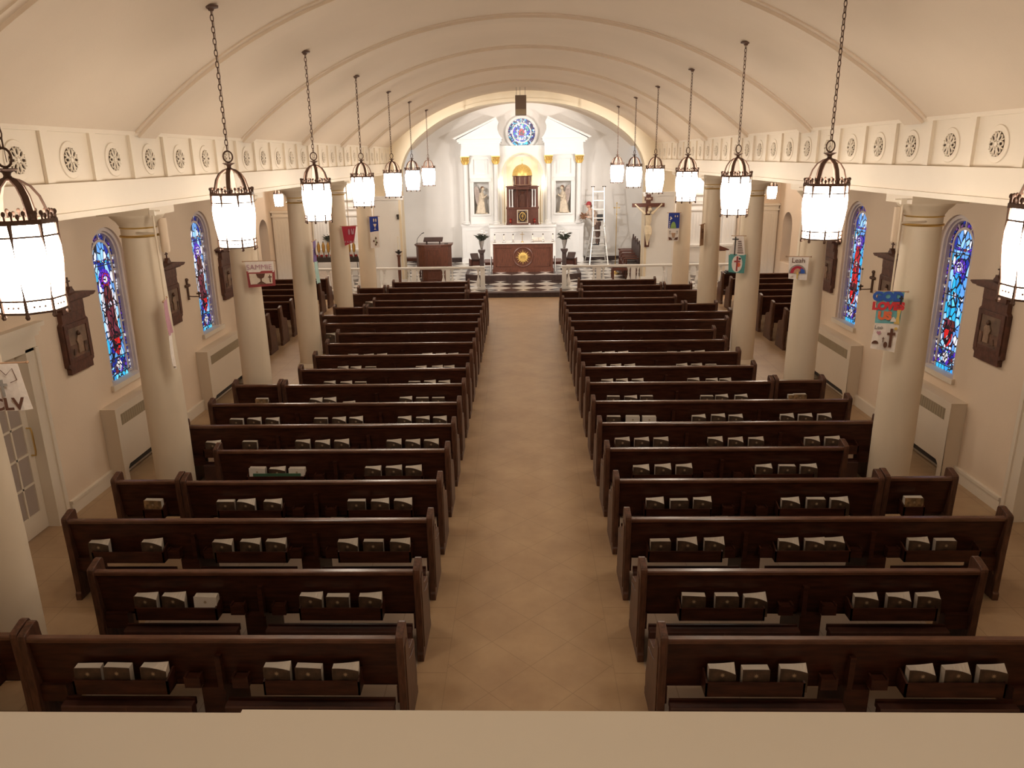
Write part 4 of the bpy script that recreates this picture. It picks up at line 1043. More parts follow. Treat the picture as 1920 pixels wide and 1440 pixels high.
# ladder
ld=T('stepladder','tall aluminium folding ladder standing open near the altarpiece','ladder',(0,0,0))
HG=1.60;fl=[(2.56,29.25,ZC),(2.715,29.72,HG)];fr=[(3.27,29.25,ZC),(3.135,29.72,HG)]
top=[(2.70,29.95,3.04),(3.125,29.95,3.04)]
for a,c in ((fl[0],fl[1]),(fr[0],fr[1])):
    b=MB();b.tube([a,c],.026,6);b.build('lower_rail','alu',ld)
for a,c in ((fl[1],top[0]),(fr[1],top[1])):
    b=MB();b.tube([a,c],.024,6);b.ball(a,.045,8);b.ball((c[0],c[1],c[2]+.0),.03,8);b.build('upper_rail','alu',ld)
    b=MB();b.tube([(c[0]-.07,c[1],c[2]+.02),(c[0]+.07,c[1],c[2]+.02)],.018,6);b.build('end_foot','iron',ld)
def lerp(a,c,t):return tuple(a[i]*(1-t)+c[i]*t for i in range(3))
for k in range(5):
    t=(k+.6)/5.2;a=lerp(fl[0],fl[1],t);c=lerp(fr[0],fr[1],t);b=MB();b.tube([a,c],.018,6);b.build('rung','alu',ld)
for k in range(4):
    t=(k+.9)/4.4;a=lerp(fl[1],top[0],t);c=lerp(fr[1],top[1],t);b=MB();b.box(a[0],c[0],a[1]-.04,a[1]+.02,a[2]-.022,a[2]+.022);b.build('rung','alu',ld)
for xx,xt in ((2.50,2.715),(3.32,3.135)):
    b=MB();b.tube([(xx,30.75,ZC),(xt,29.74,HG)],.024,6);b.build('rear_rail','alu',ld)
for k in range(5):
    t=(k+.6)/5.2;a=lerp((2.50,30.75,ZC),(2.715,29.74,HG),t);c=lerp((3.32,30.75,ZC),(3.135,29.74,HG),t);b=MB();b.tube([a,c],.016,6);b.build('rung','alu',ld)
# figures: continuous surface grown by voxel remesh
def figure(name,parts,m,parent=None,vox=.014,sm=2):
    b=MB()
    for p in parts:
        if p[0]=='t':b.tube(p[1],p[2],10)
        elif p[0]=='b':b.ball(p[1],p[2],12,rz=p[3] if len(p)>3 else None,ry=p[4] if len(p)>4 else None)
    o=b.build(name,m,parent,smooth=True)
    md=o.modifiers.new('r','REMESH');md.mode='VOXEL';md.voxel_size=vox;md.use_smooth_shade=True
    if sm:
        q=o.modifiers.new('s','SMOOTH');q.iterations=sm;q.factor=.5
    return o
# worker on the ladder: origin at boots
wk=T('person','person in a red cap and tan shirt on the ladder, leaning to the altarpiece','person',(2.90,30.17,.80))
body=[('t',[(0,0,.78),(-.03,0,.95),(-.12,0,1.12),(-.2,0,1.27),(-.26,0,1.38)],[.15,.145,.155,.16,.10]),
 ('t',[(-.26,0,1.36),(-.30,0,1.46)],[.065,.055]),('b',(-.33,0,1.555),.088,.115,.10),('b',(-.42,-.0,1.545),.018,.022),
 ('b',(-.395,-.02,1.505),.035,.03),
 ('t',[(-.12,-.15,1.30),(-.22,-.2,1.08),(-.40,-.16,1.12)],[.06,.05,.042]),('t',[(-.28,.12,1.32),(-.44,.12,1.14),(-.53,.05,1.22)],[.06,.048,.038]),
 ('t',[(.0,-.08,.80),(.02,-.09,.45),(.02,-.08,.08)],[.095,.068,.05]),('t',[(.01,.08,.80),(.07,.08,.47),(.06,.08,.08)],[.095,.068,.05])]
for hx,hy,hz in ((-.44,-.15,1.14),(-.56,.04,1.23)):
    body.append(('b',(hx,hy,hz),.034,.030,.022))
    for f_i in range(4):
        body.append(('t',[(hx-.02,hy-.018+.012*f_i,hz),(hx-.06-.004*(f_i in(1,2)),hy-.020+.013*f_i,hz-.01),(hx-.085,hy-.018+.012*f_i,hz-.035)],[.009,.008,.007]))
    body.append(('t',[(hx+.0,hy-.03,hz+.01),(hx-.04,hy-.05,hz+.015)],[.010,.008]))
figure('body',body,'skin',wk,.012)
sh=[('t',[(0,0,.80),(-.03,0,.95),(-.12,0,1.12),(-.2,0,1.27),(-.26,0,1.38)],[.165,.16,.17,.175,.115]),('t',[(-.12,-.13,1.32),(-.22,-.2,1.09),(-.37,-.165,1.115)],[.078,.066,.055]),('t',[(-.27,.11,1.34),(-.44,.12,1.15),(-.50,.07,1.20)],[.078,.062,.05])]
figure('shirt',sh,'tan',wk,.013)
figure('trousers',[('t',[(0,0,.92),(.0,0,.76)],[.168,.16]),('t',[(.0,-.08,.82),(.02,-.09,.45),(.02,-.08,.12)],[.112,.086,.072]),('t',[(.01,.08,.82),(.07,.08,.47),(.06,.08,.12)],[.112,.086,.072])],'trouser',wk,.013)
for q in (-.08,.08):
    b=MB();b.prism([(-.16,0),(.07,0),(.07,.13),(-.01,.14),(-.04,.08),(-.16,.05)],'y',q-.045,q+.045)
    o=b.build('boot','black',wk,bev=.015);o.location=(.04 if q>0 else 0,0,0)
b=MB();b.ball((-.325,0,1.60),.105,14,rz=.105);b.prism([(-.50,1.575),(-.40,1.60),(-.40,1.615),(-.50,1.585)],'y',-.07,.07);b.build('red_cap','redcap',wk,smooth=True)
b=MB();b.ball((-.255,0,1.52),.06,10,rz=.06);b.build('hair','hair',wk,smooth=True)
b=MB();b.box(-.02,.21,-.20,-.16,.98,1.22);b.box(.16,.20,-.16,.10,1.0,1.2);b.build('dark_bag','black',wk,bev=.02)
wr=T('dried_wreath','brown dried bunch held by the person on the ladder','bunch',(2.36,30.05,1.98));b=MB();r=random.Random(4)
for k in range(46):
    a=r.uniform(0,2*PI);l=r.uniform(.05,.15);z=r.uniform(-.13,.10);b.tube([(0,0,z*.4),(l*math.cos(a),l*math.sin(a)*.6,z)],[.016,.012],4);b.ball((l*math.cos(a),l*math.sin(a)*.6,z),.022,5)
b.build('dried_flowers','hair',wr)
# tall chairs
def chair(y,label,x=4.02,proto=[None]):
    if proto[0]:return copytree(proto[0],(x,y,ZC),None,label)
    e=T('high_backed_chair',label,'chair',(x,y,ZC),0,'high backed chairs along the pier')
    b=MB();b.prism([(-.24,.05),(.24,.05),(.24,1.02),(.14,1.10),(.04,1.15),(0,1.24),(-.04,1.15),(-.14,1.10),(-.24,1.02)],'x',0,.05);b.build('backrest','carpet',e,bev=.006)
    b=MB();b.box(-.46,0,-.24,.24,.36,.42);b.build('seat','redwood',e,bev=.005)
    b=MB();b.box(-.44,-.02,-.21,.21,.42,.47);b.build('seat_pad','darkgrey',e,bev=.02)
    for q in (-.24,.24):
        b=MB();b.box(-.46,-.41,q-.025,q+.025,0,.66);b.build('leg','redwood',e)
        b=MB();b.box(-.50,0,q-.035,q+.035,.64,.68);b.build('armrest','redwood',e,bev=.008)
        b=MB();b.box(-.42,0,q-.015,q+.015,.08,.36);b.build('side_rail','redwood',e)
    proto[0]=e;return e
for k,y in enumerate((26.35,27.1,27.85,28.6)):chair(y,'dark pointed high backed chair by the crucifix pier, %s from the communion rail'%ORD[k+1],3.96+.04*k)
st=T('cushioned_stool','wide stool with a dark cushion and a small white book, before the tall chairs','stool',(3.35,26.0,ZC))
b=MB();b.box(-.33,.33,-.22,.22,.30,.40)
b.build('frame','redwood',st,bev=.01)
for x in (-.29,.29):
    for y in (-.18,.18):b=MB();b.box(x-.03,x+.03,y-.03,y+.03,0,.30);b.build('leg','redwood',st)
b=MB();b.prism([(-.33,-.2),(.33,-.22),(.36,.1),(.2,.24),(-.2,.24),(-.36,.1)],'z',.40,.46);b.build('cushion','darkgrey',st,bev=.02)
# crucifix on the pier
cx=T('wall_crucifix','large carved crucifix with pale figure on the white pier','crucifix',(4.06,YE-.01,0))
b=MB();b.box(-.075,.075,-.09,-.02,1.30,2.98);b.build('upright','redwood',cx,bev=.004)
b=MB();b.box(-.52,.52,-.11,-.03,2.58,2.70);b.build('crossbeam','redwood',cx,bev=.004)
b=MB();b.box(-.13,.13,-.125,-.09,2.78,2.90);tt=b.build('title_board','redwood',cx);textmesh('INRI',.085,'lettering','b_cream',tt,(0,-.128,2.84),bold=.002)
fg=[('t',[(0,-.19,2.33),(0,-.19,2.15),(-.01,-.18,1.98),(0,-.17,1.90)],[.105,.095,.075,.095]),('t',[(0,-.19,2.38),(.0,-.20,2.46)],[.05,.04]),('b',(.03,-.23,2.52),.062,.082),
 ('t',[(-.10,-.18,2.36),(-.25,-.14,2.50),(-.40,-.12,2.64)],[.045,.034,.024]),('t',[(.10,-.18,2.36),(.25,-.14,2.50),(.40,-.12,2.64)],[.045,.034,.024]),
 ('b',(-.42,-.12,2.66),.03),('b',(.42,-.12,2.66),.03),
 ('t',[(-.045,-.17,1.92),(-.05,-.24,1.74),(-.02,-.15,1.52),(.0,-.13,1.42)],[.07,.055,.036,.03]),('t',[(.045,-.17,1.92),(.045,-.24,1.74),(.02,-.15,1.52),(.0,-.14,1.42)],[.07,.055,.036,.03]),('b',(0,-.16,1.39),.035,.03,.06)]
fo_=figure('corpus',fg,'corpus',cx,.012)
figure('loincloth',[('t',[(0,-.18,2.0),(0,-.18,1.80)],[.10,.115]),('t',[(.09,-.2,1.92),(.11,-.19,1.7)],[.035,.02])],'corpus',cx,.012)
b=MB();b.ball((.03,-.215,2.55),.066,10);b.build('hair','hair',cx,smooth=True)
# hanging speaker
sp_=T('hanging_speaker','brown grey box loudspeaker hung on wires from the vault','speaker',(-.035,24.0,0))
b=MB();b.box(-.165,.165,0,.30,5.40,5.96);b.build('cabinet','speaker',sp_)
b=MB();b.box(-.155,.155,-.012,0,5.58,5.95);b.build('upper_grille','speaker',sp_);b=MB();b.box(-.155,.155,-.012,0,5.41,5.57);b.build('lower_grille','grille',sp_)
for q in (-.13,-.02,.13):
    b=MB();b.tube([(q,.1,5.95),(q,.1,6.20)],.005,4);b.build('wire','iron',sp_)
# ---------------------------------------------------------------- reredos
re_=T('altarpiece','tall white classical altarpiece with gilt capitals and twin pediments','altarpiece',(0,30.5,0))
b=MB();b.box(-2.40,2.40,0,.7,ZC,1.60);b.box(-2.44,2.44,-.04,.7,1.60,1.665);b.box(-2.42,2.42,-.02,.7,1.56,1.60);b.box(-2.43,2.43,-.03,.7,ZC,.30)
for q in (-1,1):
    for (a,c,d,f) in ((1.42,2.25,.55,.57),(1.42,2.25,1.42,1.44),(1.42,1.44,.57,1.42),(2.23,2.25,.57,1.42)):b.box(q*a,q*c,-.012,0,d,f)
b.build('base','white',re_)
b=MB();b.box(-1.27,1.27,-.62,0,ZC,1.58);b.box(-1.31,1.31,-.66,.0,1.58,1.665)
for (a,c,d,f) in ((-1.1,1.1,.55,.57),(-1.1,1.1,1.40,1.42),(-1.1,-1.08,.57,1.4),(1.08,1.1,.57,1.4)):b.box(a,c,-.635,-.62,d,f)
b.lathe([(.30,0),(.30,-.012),(.33,-.012),(.33,0)],(0,-.62,1.15),30,axis='y');b.build('high_altar_table','white',re_)
for q in (-1,1):
    # niche bay
    b=MB();x0,x1=1.14,2.08
    b.box(q*x0,q*1.31,.22,.70,1.665,4.27);b.box(q*1.91,q*x1,.22,.70,1.665,4.27);b.box(q*1.31,q*1.91,.22,.7,1.665,2.05);b.box(q*1.31,q*1.91,.22,.7,3.26,3.55);b.box(q*1.31,q*1.91,.22,.7,4.12,4.27);b.box(q*1.31,q*1.91,.36,.7,3.55,4.12)
    b.box(q*1.24,q*1.98,.16,.22,1.98,2.04);b.box(q*1.24,q*1.31,.18,.22,2.04,3.28);b.box(q*1.91,q*1.98,.18,.22,2.04,3.28);b.box(q*1.2,q*2.02,.14,.22,3.28,3.40);b.box(q*1.17,q*2.05,.12,.22,3.40,3.43)
    b.box(q*1.45,q*1.77,.345,.36,3.62,4.05)
    b.build('statue_bay','white',re_)
    # entablature and half pediment
    b=MB();b.box(q*.86,q*2.36,-.12,.70,4.27,4.46);b.box(q*.86,q*2.34,-.10,.70,4.46,4.70);b.box(q*.82,q*2.42,-.18,.70,4.70,4.76);b.box(q*.78,q*2.48,-.24,.70,4.76,4.86);b.build('entablature','white',re_)
    b=MB();P=[(q*2.50,4.86),(q*.74,4.86),(q*.86,5.02),(q*.93,5.20),(q*.93,5.34),(q*.88,5.46),(q*.96,5.60)]
    b.prism(P,'y',-.14,.70);b.build('pediment','white',re_)
    b=MB();b.prism([(q*2.56,4.86),(q*.96,5.60),(q*.97,5.66),(q*2.66,4.90)],'y',-.26,.70);b.build('raking_cornice','white',re_)
    for xx in (1.02,2.21):
        cl_=MB();cl_.lathe([(0,1.665),(.15,1.665),(.15,1.71),(.125,1.73),(.135,1.76),(.105,1.79),(.105,1.82),(.102,2.6),(.09,3.93),(0,3.93)],(q*xx,.02,0),24);sf=cl_.build('pillar','white',re_,smooth=True)
        b=MB();b.lathe([(.09,3.93),(.10,3.95),(.095,3.97),(.115,4.08),(.10,4.10),(.135,4.2),(.15,4.22)],(q*xx,.02,0),16)
        for k in range(8):
            a=PI/4*k
            for r0,z0,z1 in ((.10,3.96,4.09),(.115,4.06,4.2)):
                a2=a+(.4 if z0>4 else 0);c,n_=math.cos(a2),math.sin(a2)
                b.tube([(q*xx+r0*c,.02+r0*n_,z0),(q*xx+(r0+.025)*c,.02+(r0+.025)*n_,(z0+z1)/2),(q*xx+(r0+.06)*c,.02+(r0+.06)*n_,z1),(q*xx+(r0+.05)*c,.02+(r0+.05)*n_,z1-.03)],[.02,.024,.016,.01],5)
        b.prism([(q*xx-.17,-.15),(q*xx+.17,-.15),(q*xx+.17,.19),(q*xx-.17,.19)],'z',4.215,4.245);b.build('gilt_capital','gold',sf,smooth=True)
        b=MB();b.box(q*xx-.17,q*xx+.17,-.15,.19,4.245,4.27);b.build('abacus','white',sf)
# central bay with the arched alcove
b=MB();r=.78;zs=3.55
b.box(-.92,-.78,.25,.70,1.665,zs);b.box(.78,.92,.25,.70,1.665,zs)
pts=[(r*math.cos(PI*i/24),zs+r*math.sin(PI*i/24)) for i in range(25)]
for i in range(24):
    (xa,za),(xb,zb)=pts[i],pts[i+1];b.prism([(xa,za),(xa,4.62),(xb,4.62),(xb,zb)],'y',.25,.70)
b.box(-.92,-.78,.25,.7,zs,4.62);b.box(.78,.92,.25,.7,zs,4.62)
b.build('alcove_surround','white',re_)
A=[(-.80,1.665)]+arc(0,zs,.80,PI,0,24)+[(.80,1.665)];B_=[(-.76,1.665)]+arc(0,zs,.76,PI,0,24)+[(.76,1.665)]
b=MB();n=len(A);v=[(x,.235,z) for x,z in A]+[(x,.235,z) for x,z in B_];v+=[(x,.25,z) for x,z in A]+[(x,.25,z) for x,z in B_];f=[]
for i in range(n-1):f+=[(i,i+1,n+i+1,n+i),(i,2*n+i,2*n+i+1,i+1),(n+i,n+i+1,3*n+i+1,3*n+i)]
b.add(v,f);b.build('alcove_arch_bead','archcream',re_)
b=MB();b.box(-.62,.62,.66,.70,3.0,4.2);b.build('alcove_back_panel','archcream',re_)
# rose window
WN[0]+=1
rw=SE('window_%d'%WN[0],(-.01,31.17,5.09))
b=MB();b.lathe([(.53,.0),(.53,-.06),(.56,-.09),(.62,-.09),(.66,-.05),(.68,0)],(0,0,0),48,axis='y');b.build('window_frame','white',rw,smooth=True)
b=MB();b.lathe([(.34,0),(.34,-.05),(.385,-.05),(.385,0)],(0,0,0),40,axis='y')
for k in range(8):
    a=PI/4*k+ (0 if k%2==0 else 0);c,n_=math.cos(a),math.sin(a)
    b.prism([(.38*c-.008*n_,.38*n_+.008*c),(.53*c-.008*n_,.53*n_+.008*c),(.53*c+.008*n_,.53*n_-.008*c),(.38*c+.008*n_,.38*n_-.008*c)],'y',-.045,-.0)
b.build('tracery','white',rw)
b=MB();b.lathe([(.38,-.012),(.535,-.012)],(0,0,0),48,axis='y');b.build('border_glass','g_roseb',rw)
b=MB();b.lathe([(.385,-.016),(.53,-.016)],(0,0,0),12,ang=PI/2,a0=PI*1.25,axis='y');b.build('inscription_glass','g_cyan',rw)
b=MB();b.lathe([(0,-.014),(.345,-.014)],(0,0,0),40,axis='y');b.build('centre_glass','g_rose',rw)
def rg(poly,m,d,nm='glass_piece'):
    b=MB();b.prism(poly,'y',-.022-d,-.016);b.build(nm,m,rw)
rg([(-.09,-.10),(.10,-.10),(.12,.02),(.06,.14),(0,.18),(-.06,.14),(-.12,.02)],'g_red',.0,'red_robe');rg(disc(-.0,.22,.04,.07),'g_white',.004,'dove_glass')
for q in (-1,1):
    rg(disc(q*.15,.06,.035,.07),'g_white',.004,'angel_glass');rg([(q*.08,-.14),(q*.18,-.20),(q*.15,-.05)],'g_white',.002,'cloud_glass')
rg([(-.2,-.20),(-.05,-.16),(0,-.22),(.08,-.17),(.2,-.2),(.12,-.26),(-.12,-.26)],'g_white',.006,'cloud_glass');rg([(-.05,-.06),(.05,-.06),(.05,.02),(-.05,.02)],'g_maroon',.006,'book_glass')
# tabernacle
tb_=T('tabernacle','domed brown tabernacle with white columns and a gilt door','tabernacle',(0,29.95,1.665))
b=MB();b.box(-.61,.61,0,.55,0,.60);b.box(-.63,.63,-.02,.56,.60,.67);b.box(-.63,.63,-.02,.56,0,.05);b.build('lower_cabinet','redwood',tb_,bev=.004)
b=MB();b.box(-.60,.60,.22,.52,.67,1.34);b.box(-.60,-.52,.05,.25,.67,1.34);b.box(.52,.60,.05,.25,.67,1.34);b.box(-.60,.60,.04,.5,1.34,1.42);b.box(-.26,.26,-.02,.5,1.33,1.42);b.box(-.64,.64,.0,.52,1.42,1.46);b.build('upper_cabinet','redwood',tb_,bev=.004)
for x,m_ in ((-.50,'white'),(-.385,'white'),(.385,'white'),(.50,'white'),(-.19,'redwood'),(.19,'redwood')):
    b=MB();yy=.10 if m_=='white' else .06;b.lathe([(0,.67),(.042,.67),(.042,.70),(.028,.72),(.025,1.27),(.04,1.31),(.042,1.335),(0,1.335)],(x,yy,0),14);b.build('colonnette',m_,tb_,smooth=True)
b=MB();b.box(-.11,.11,.16,.22,.67,1.08);b.prism([(-.13,1.08),(.13,1.08),(0,1.17)],'y',.14,.22);b.lathe([(0,-.05),(.10,-.03),(.10,0)],(0,.22,1.26),18,axis='y');b.build('niche_carving','altarwood',tb_)
b=MB();b.lathe([(0,1.46),(.385,1.46),(.385,1.49),(.365,1.50),(.365,1.80),(.39,1.82),(.39,1.84),(0,1.84)],(0,.30,0),12);b.build('drum','redwood',tb_,smooth=True)
b=MB()
for k in range(12):
    a=PI/6*k+PI/12;b.lathe([(.012,1.5),(.012,1.8)],(.368*math.cos(a),.30+.368*math.sin(a),0),6)
b.lathe([(.368,1.5),(.374,1.5),(.374,1.515),(.368,1.515)],(0,.30,0),24);b.build('drum_mouldings','b_tan',tb_)
b=MB();b.lathe([(.385*math.cos(PI/2*i/10),1.84+.42*math.sin(PI/2*i/10)) for i in range(11)],(0,.30,0),28);b.build('dome','gold',tb_,smooth=True)
b=MB();b.box(-.008,.008,.29,.31,2.25,2.50);b.box(-.06,.06,.29,.31,2.40,2.416);b.ball((0,.3,2.27),.025,8);b.build('dome_cross','brass',tb_)
b=MB();b.box(-.20,.20,-.03,0,.08,.56);b.build('door','carpet',tb_)
b=MB();b.box(-.215,.215,-.045,-.0,.065,.10);b.box(-.215,.215,-.045,0,.535,.57);b.box(-.215,-.175,-.045,0,.1,.54);b.box(.175,.215,-.045,0,.1,.54);b.build('door_frame','b_cream',tb_)
b=MB();b.tube([(.115*math.cos(t)*abs(math.cos(t))**.3,-.04,.32+.16*math.sin(t)) for t in [2*PI*k/16 for k in range(16)]],.014,5,closed=True)
b.tube([(0,-.04,.20),(0,-.04,.44)],.010,5);b.tube([(-.05,-.04,.36),(.05,-.04,.30)],.008,5);b.tube([(-.05,-.04,.30),(.05,-.04,.36)],.008,5);b.tube([(.03*math.cos(t)+.02,-.04,.40+.03*math.sin(t)) for t in [2*PI*k/10 for k in range(10)]],.007,5,closed=True)
for u,v in ((-.14,.14),(.14,.14),(-.14,.49),(.14,.49)):b.ball((u,-.03,v),.022,6)
b.build('gilt_emblem','gold',tb_,smooth=True)
for q in (-1,1):
    e=T('red_sanctuary_candle','red glass votive on a stem, %s of the tabernacle door'%('pulpit side' if q<0 else 'ladder side'),'candle',(q*.465,29.88,1.665),0,'red sanctuary candles')
    b=MB();b.lathe([(0,0),(.04,0),(.035,.01),(.01,.03),(.012,.07),(.04,.08),(0,.085)],seg=12);b.build('stem','vase',e,smooth=True)
    b=MB();b.lathe([(0,.08),(.04,.085),(.042,.24),(.036,.24),(.034,.10)],seg=14);b.build('glass','votred',e,smooth=True)
    b=MB();b.lathe([(.044,.155),(.044,.168),(.04,.168)],seg=14);b.build('band','brass',e)
    b=MB();b.tube([(0,0,0),(0,0,1.25)],.014,8);b.tube([(0,0,1.25),(-q*.02,0,1.50)],.008,6);o=b.build('gilt_rod','brass');o.location=(q*.70,30.15,1.665);tag(o,'thin gilt rod standing at the %s edge of the tabernacle'%('pulpit side' if q<0 else 'ladder side'),'rod')
ca=MB();ca.lathe([(0,0),(.03,0),(.045,.03),(.03,.06),(0,.06)],seg=10);o=ca.build('white_cruet','white',smooth=True);o.location=(.27,29.9,1.665);tag(o,'small white cruet beside the gilt tabernacle door','cruet')
# angels
def angel(q):
    e=T('angel_statue','pale kneeling angel statue with grey wings in the %s niche, facing the tabernacle'%('pulpit side' if q<0 else 'ladder side'),'statue',(q*1.62,30.82,2.052),0,'angel statues')
    d=-q # facing direction in x
    P=[('t',[(-d*.02,0,0),(-d*.03,0,.25),(d*.0,0,.50),(d*.01,0,.66),(d*.02,-.0,.80)],[.205,.165,.115,.12,.085]),('b',(-d*.12,0,.06),.12,.08,.12),('t',[(d*.02,0,.80),(d*.05,-.01,.88)],[.05,.04]),('b',(d*.06,-.02,.95),.068,.085,.07),('b',(d*.125,-.03,.94),.015,.02),
       ('t',[(d*.0,-.09,.76),(d*.04,-.11,.60),(d*.17,-.07,.66)],[.05,.045,.03]),('t',[(d*.04,.08,.76),(d*.09,.07,.62),(d*.18,-.0,.68)],[.05,.045,.03]),('b',(d*.20,-.04,.70),.03,.045)]
    for k in range(5):
        P.append(('t',[(-d*.10+.05*k*d,-.12,.45),(-d*.16+.07*k*d,-.17,.02)],[.02,.035]))
    figure('figure',P,'statue',e,.013)
    b=MB();b.ball((d*.045,.0,.985),.078,10,rz=.07);b.build('hair','hair',e,smooth=True)
    for yy,sc in ((-.02,1),(.09,.92)):
        b=MB();W=[(-d*.04,.70),(-d*.10,.95),(-d*.17,1.05),(-d*.25,1.06),(-d*.285,.95),(-d*.27,.75),(-d*.23,.52),(-d*.17,.34),(-d*.14,.30),(-d*.12,.5)]
        b.prism([(x*sc,.7+(z-.7)*sc) for x,z in W],'y',yy,yy+.03)
        for k in range(5):b.tube([(-d*(.10+.03*k),yy-.004,.92),(-d*(.15+.026*k),yy-.008,.45+.05*k)],[.012,.006],5)
        b.build('wing','wing',e,bev=.008)
    b=MB();b.box(-.24,.24,-.13,.15,-.0,.03);b.build('plinth','statue',e)
angel(-1);angel(1)
# ---------------------------------------------------------------- side chapels
for s in (-1,1):
    e=T('side_altarpiece','white side altarpiece with fluted pilasters in the %s chapel'%SIDE[s],'altarpiece',(s*6.55,26.95,0))
    b=MB();b.box(-.85,.85,-.30,0,ZC,1.12);b.box(-.90,.90,-.35,0,1.12,1.19);b.box(-.87,.87,-.32,0,ZC,.24);b.build('base','white',e)
    for q in (-1,1):
        b=MB();b.box(q*.36,q*.80,-.10,0,1.19,2.33)
        for k in range(4):b.box(q*(.41+.10*k),q*(.455+.10*k),-.12,-.10,1.28,2.25)
        b.box(q*.33,q*.83,-.14,0,2.33,2.40);b.box(q*.30,q*.86,-.17,0,2.55,2.63);b.box(q*.35,q*.81,-.12,0,2.40,2.55);b.build('pilaster','white',e)
    b=MB();b.box(-.9,.9,-.18,0,2.63,2.86);b.box(-.95,.95,-.24,0,2.86,2.93);b.prism([(-.98,2.93),(.98,2.93),(0,3.45)],'y',-.2,0);b.build('pediment','white',e)
    b=MB();b.box(-.33,.33,-.03,0,1.25,2.25);b.build('panel','chancel',e)
# votive rack
vr=T('votive_candle_rack','dark iron rack of amber and red votive candles before the left side altar','candle rack',(-6.22,25.3,ZC))
b=MB();b.box(-.74,.74,-.16,.16,.80,.86);b.box(-.76,.76,-.18,-.16,.80,.96)
for k in range(30):b.lathe([(.014,0),(.02,.03),(.0,.05)],(-.73+.0503*k,-.17,.96),5)
b.build('tray','iron',vr)
for x in (-.70,-.12,.12,.70):
    for y in (-.14,.14):b=MB();b.tube([(x,y,.82),(x+(.04 if x>0 else -.04),y*1.3,0)],.012,6);b.build('leg','iron',vr)
b=MB();b.tube([(-.72,0,.3),(.72,0,.3)],.008,5);b.build('stretcher','iron',vr)
for i,x in enumerate((-.60,-.44,-.28,-.12,.10,.26,.42,.58)):
    e=T('amber_votive','tall pointed amber votive on the iron rack, %s from the outer wall'%ORD[i+1],'votive candle',(-6.22+x,25.34,ZC+.86),0,'amber votives on the rack')
    b=MB();b.lathe([(0,.22),(.028,.24),(.045,.32),(.048,.46),(.03,.54),(0,.60)],seg=6);b.build('amber_glass','votamber',e)
    b=MB()
    for k in range(6):
        a=PI/3*k;b.tube([(.03*math.cos(a),.03*math.sin(a),.24),(.05*math.cos(a),.05*math.sin(a),.32),(.052*math.cos(a),.052*math.sin(a),.46),(.0,.0,.615)],.005,4)
    b.tube([(0,0,0),(0,0,.24)],.014,6);b.build('cage','iron',e)
for i in range(9):
    e=T('red_votive_cup','small dark red votive cup on the iron rack, %s from the outer wall'%ORD[i+1],'votive candle',(-6.88+.165*i,25.24,ZC+.86),0,'red votive cups on the rack')
    b=MB();b.lathe([(0,0),(.038,0),(.052,.17),(.046,.17),(.034,.01)],seg=10);b.build('cup','votred',e,smooth=True)
    b=MB();b.lathe([(0,.01),(.026,.01),(.026,.05),(0,.05)],seg=8);b.build('wax','candle',e)
flowers(-6.78,1.19+.0,26.78,'white orchids in a vase on the left side altar',1.1,12)
wb=T('cloth_covered_table','small table under a pale cloth behind the left communion rail','table',(-6.55,24.75,ZC))
b=MB();b.prism([(-.32,.0),(.32,.0),(.26,.62),(-.26,.62)],'y',-.18,.18);b.build('cloth','b_white',wb,bev=.01)
b=MB();b.box(-.03,.03,-.2,.2,.9,2.45);b.box(.03,.05,-.2,-.14,.9,2.45);b.box(.03,.05,.14,.2,.9,2.45);b.box(.03,.05,-.14,.14,2.38,2.45);b.box(.03,.05,-.14,.14,.9,.98);o=b.build('framed_panel','redwood');o.location=(-7.39,26.1,0);tag(o,'tall narrow brown framed panel on the outer wall of the left chapel','panel')
lc=T('white_lectern','white box lectern with a brown slanted top in the right chapel','lectern',(6.56,25.5,ZC))
b=MB();b.box(-.16,.14,-.15,.15,0,.98);b.build('body','trim',lc,bev=.006);b=MB();b.prism([(-.22,1.0),(.22,1.0),(.22,1.03),(-.18,1.18)],'y',-.2,.2);b.build('sloped_top','redwood',lc)
for s,x,y in ((1,6.02,21.96),(-1,-5.95,21.05)):
    b=MB();b.box(-.20,.20,-.06,.22,.0,.05);b.box(-.17,.17,-.03,.18,.05,.085);o=b.build('equipment_case','black',bev=.01);o.location=(x,y,.905-.02);tag(o,'flat black case resting on a pew back in the %s transept'%SIDE[s],'case')
# small cylinder uplights beside the first columns
for s in (-1,1):
    e=T('cylinder_light','tan cylinder uplight fixed beside the %s column with gilt rings nearest the loft'%SIDE[s],'wall light',(s*4.275,8.98,.09),0,'cylinder uplights')
    b=MB();b.lathe([(0,3.12),(.045,3.12),(.05,3.14),(.05,3.52),(.044,3.52),(.04,3.40),(0,3.40)],seg=18);b.build('cylinder','wall',e,smooth=True)
    b=MB();b.lathe([(0,3.505),(.046,3.505)],seg=16);b.build('opening','void',e);b=MB();b.box(s*.04,s*.10,-.05,-.02,3.2,3.3);b.build('bracket','radiator',e)
# loft parapet
b=MB();b.box(-8,8,.30,1.106,3.18,3.30);b.box(-.55,8,.9,1.113,3.19,3.301);b.box(-8,8,.45,1.00,0,3.18);b.box(-8,8,.30,1.135,3.12,3.18);o=b.build('trim_8','trim');o['kind']='structure'
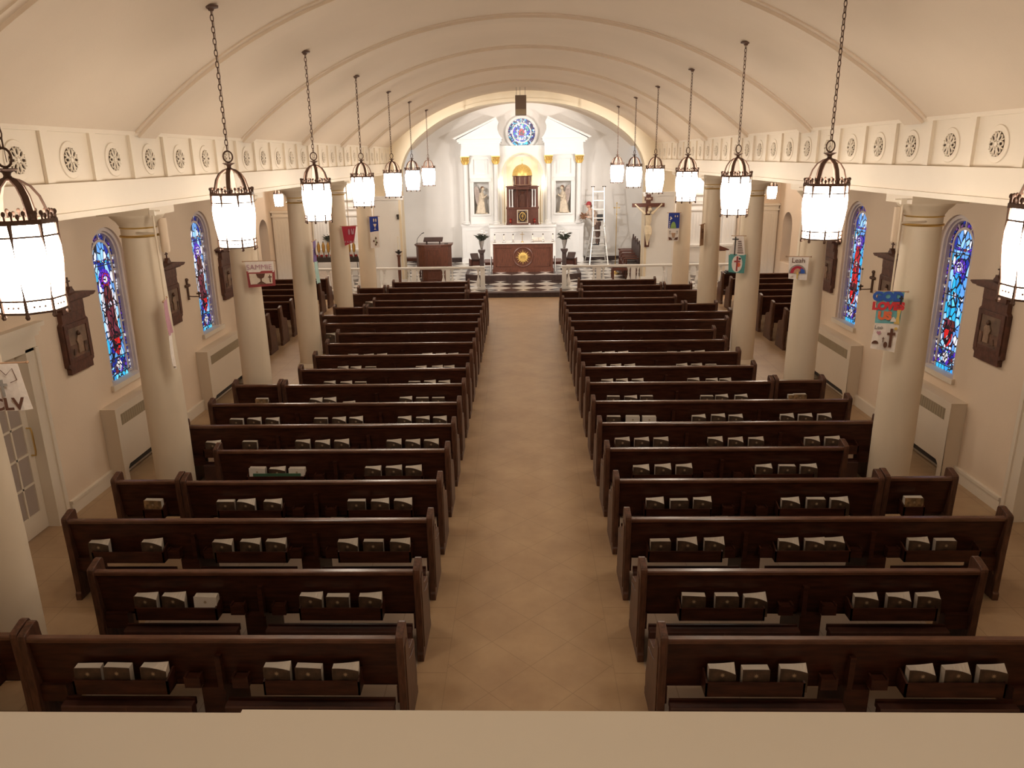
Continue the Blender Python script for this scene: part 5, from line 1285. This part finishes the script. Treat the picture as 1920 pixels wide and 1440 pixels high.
# ---------------------------------------------------------------- lights
def area(name,loc,rot,size,power,col,sy=None):
    l=bpy.data.lights.new(name,'AREA');l.energy=power;l.color=col;l.size=size
    if sy:l.shape='RECTANGLE';l.size_y=sy
    o=bpy.data.objects.new(name,l);C.objects.link(o);o.location=loc;o.rotation_euler=rot;return o
def spot(name,loc,tgt,power,col,ang=80,size=.1,blend=.6):
    l=bpy.data.lights.new(name,'SPOT');l.energy=power;l.color=col;l.spot_size=math.radians(ang);l.spot_blend=blend;l.shadow_soft_size=size
    o=bpy.data.objects.new(name,l);C.objects.link(o);o.location=loc;d=Vector(tgt)-Vector(loc);o.rotation_euler=d.to_track_quat('-Z','Y').to_euler();return o
NEU=(1,.93,.86)
for s in (-1,1):
    # added fill spots without fixtures, behind the chancel arch, aimed at the altarpiece
    spot('arch_fill_spot',(s*3.5,25.95,4.3),(s*-.6,30.8,2.6),170,NEU,85,.12)
    # added spots with no real fitting, brighten piers and chancel from the nave
    spot('chancel_fill_spot',(s*4.0,20.6,4.30),(s*-1.0,30.0,2.8),560,NEU,64,.05)
l=bpy.data.lights.new('alcove_lamp','POINT');l.energy=7;l.color=(1,.88,.62);l.shadow_soft_size=.05;o=bpy.data.objects.new('alcove_lamp',l);C.objects.link(o);o.location=(0,30.95,2.6)
for q in (-1,1):
    l=bpy.data.lights.new('alcove_lamp','POINT');l.energy=6;l.color=(1,.88,.66);l.shadow_soft_size=.05;o=bpy.data.objects.new('alcove_lamp',l);C.objects.link(o);o.location=(q*.68,30.62,3.2)
area('chancel_fill_area',(0,26.3,5.75),(math.radians(35),0,0),.4,55,NEU,5)  # unseen area light added under the arch crown to brighten the chancel
for s in (-1,1):
    for nm,loc,e_ in (('chapel_fill',(s*6.3,25.7,4.15),60),('transept_fill',(s*6.9,21.5,4.1),45)):  # point fills added to lighten chapels and transepts, no real lamps there
        l=bpy.data.lights.new(nm,'POINT');l.energy=e_;l.color=NEU if 'chap' in nm else (1,.88,.74);l.shadow_soft_size=.15;o=bpy.data.objects.new(nm,l);C.objects.link(o);o.location=loc
area('loft_ceiling_light',(0,-.6,5.7),(0,0,0),1.2,17,(1,.86,.68),4)
w=bpy.data.worlds.new('world');S.world=w;w.use_nodes=True;w.node_tree.nodes['Background'].inputs[0].default_value=(.6,.75,1,1);w.node_tree.nodes['Background'].inputs[1].default_value=.4
S.view_settings.view_transform='Standard';S.view_settings.look='None';S.view_settings.gamma=1;S.view_settings.exposure=.92;S.view_settings.use_curve_mapping=False
S.cycles.max_bounces=6;S.cycles.diffuse_bounces=4;S.cycles.glossy_bounces=3;S.cycles.caustics_reflective=False;S.cycles.caustics_refractive=False
S.cycles.sample_clamp_indirect=4
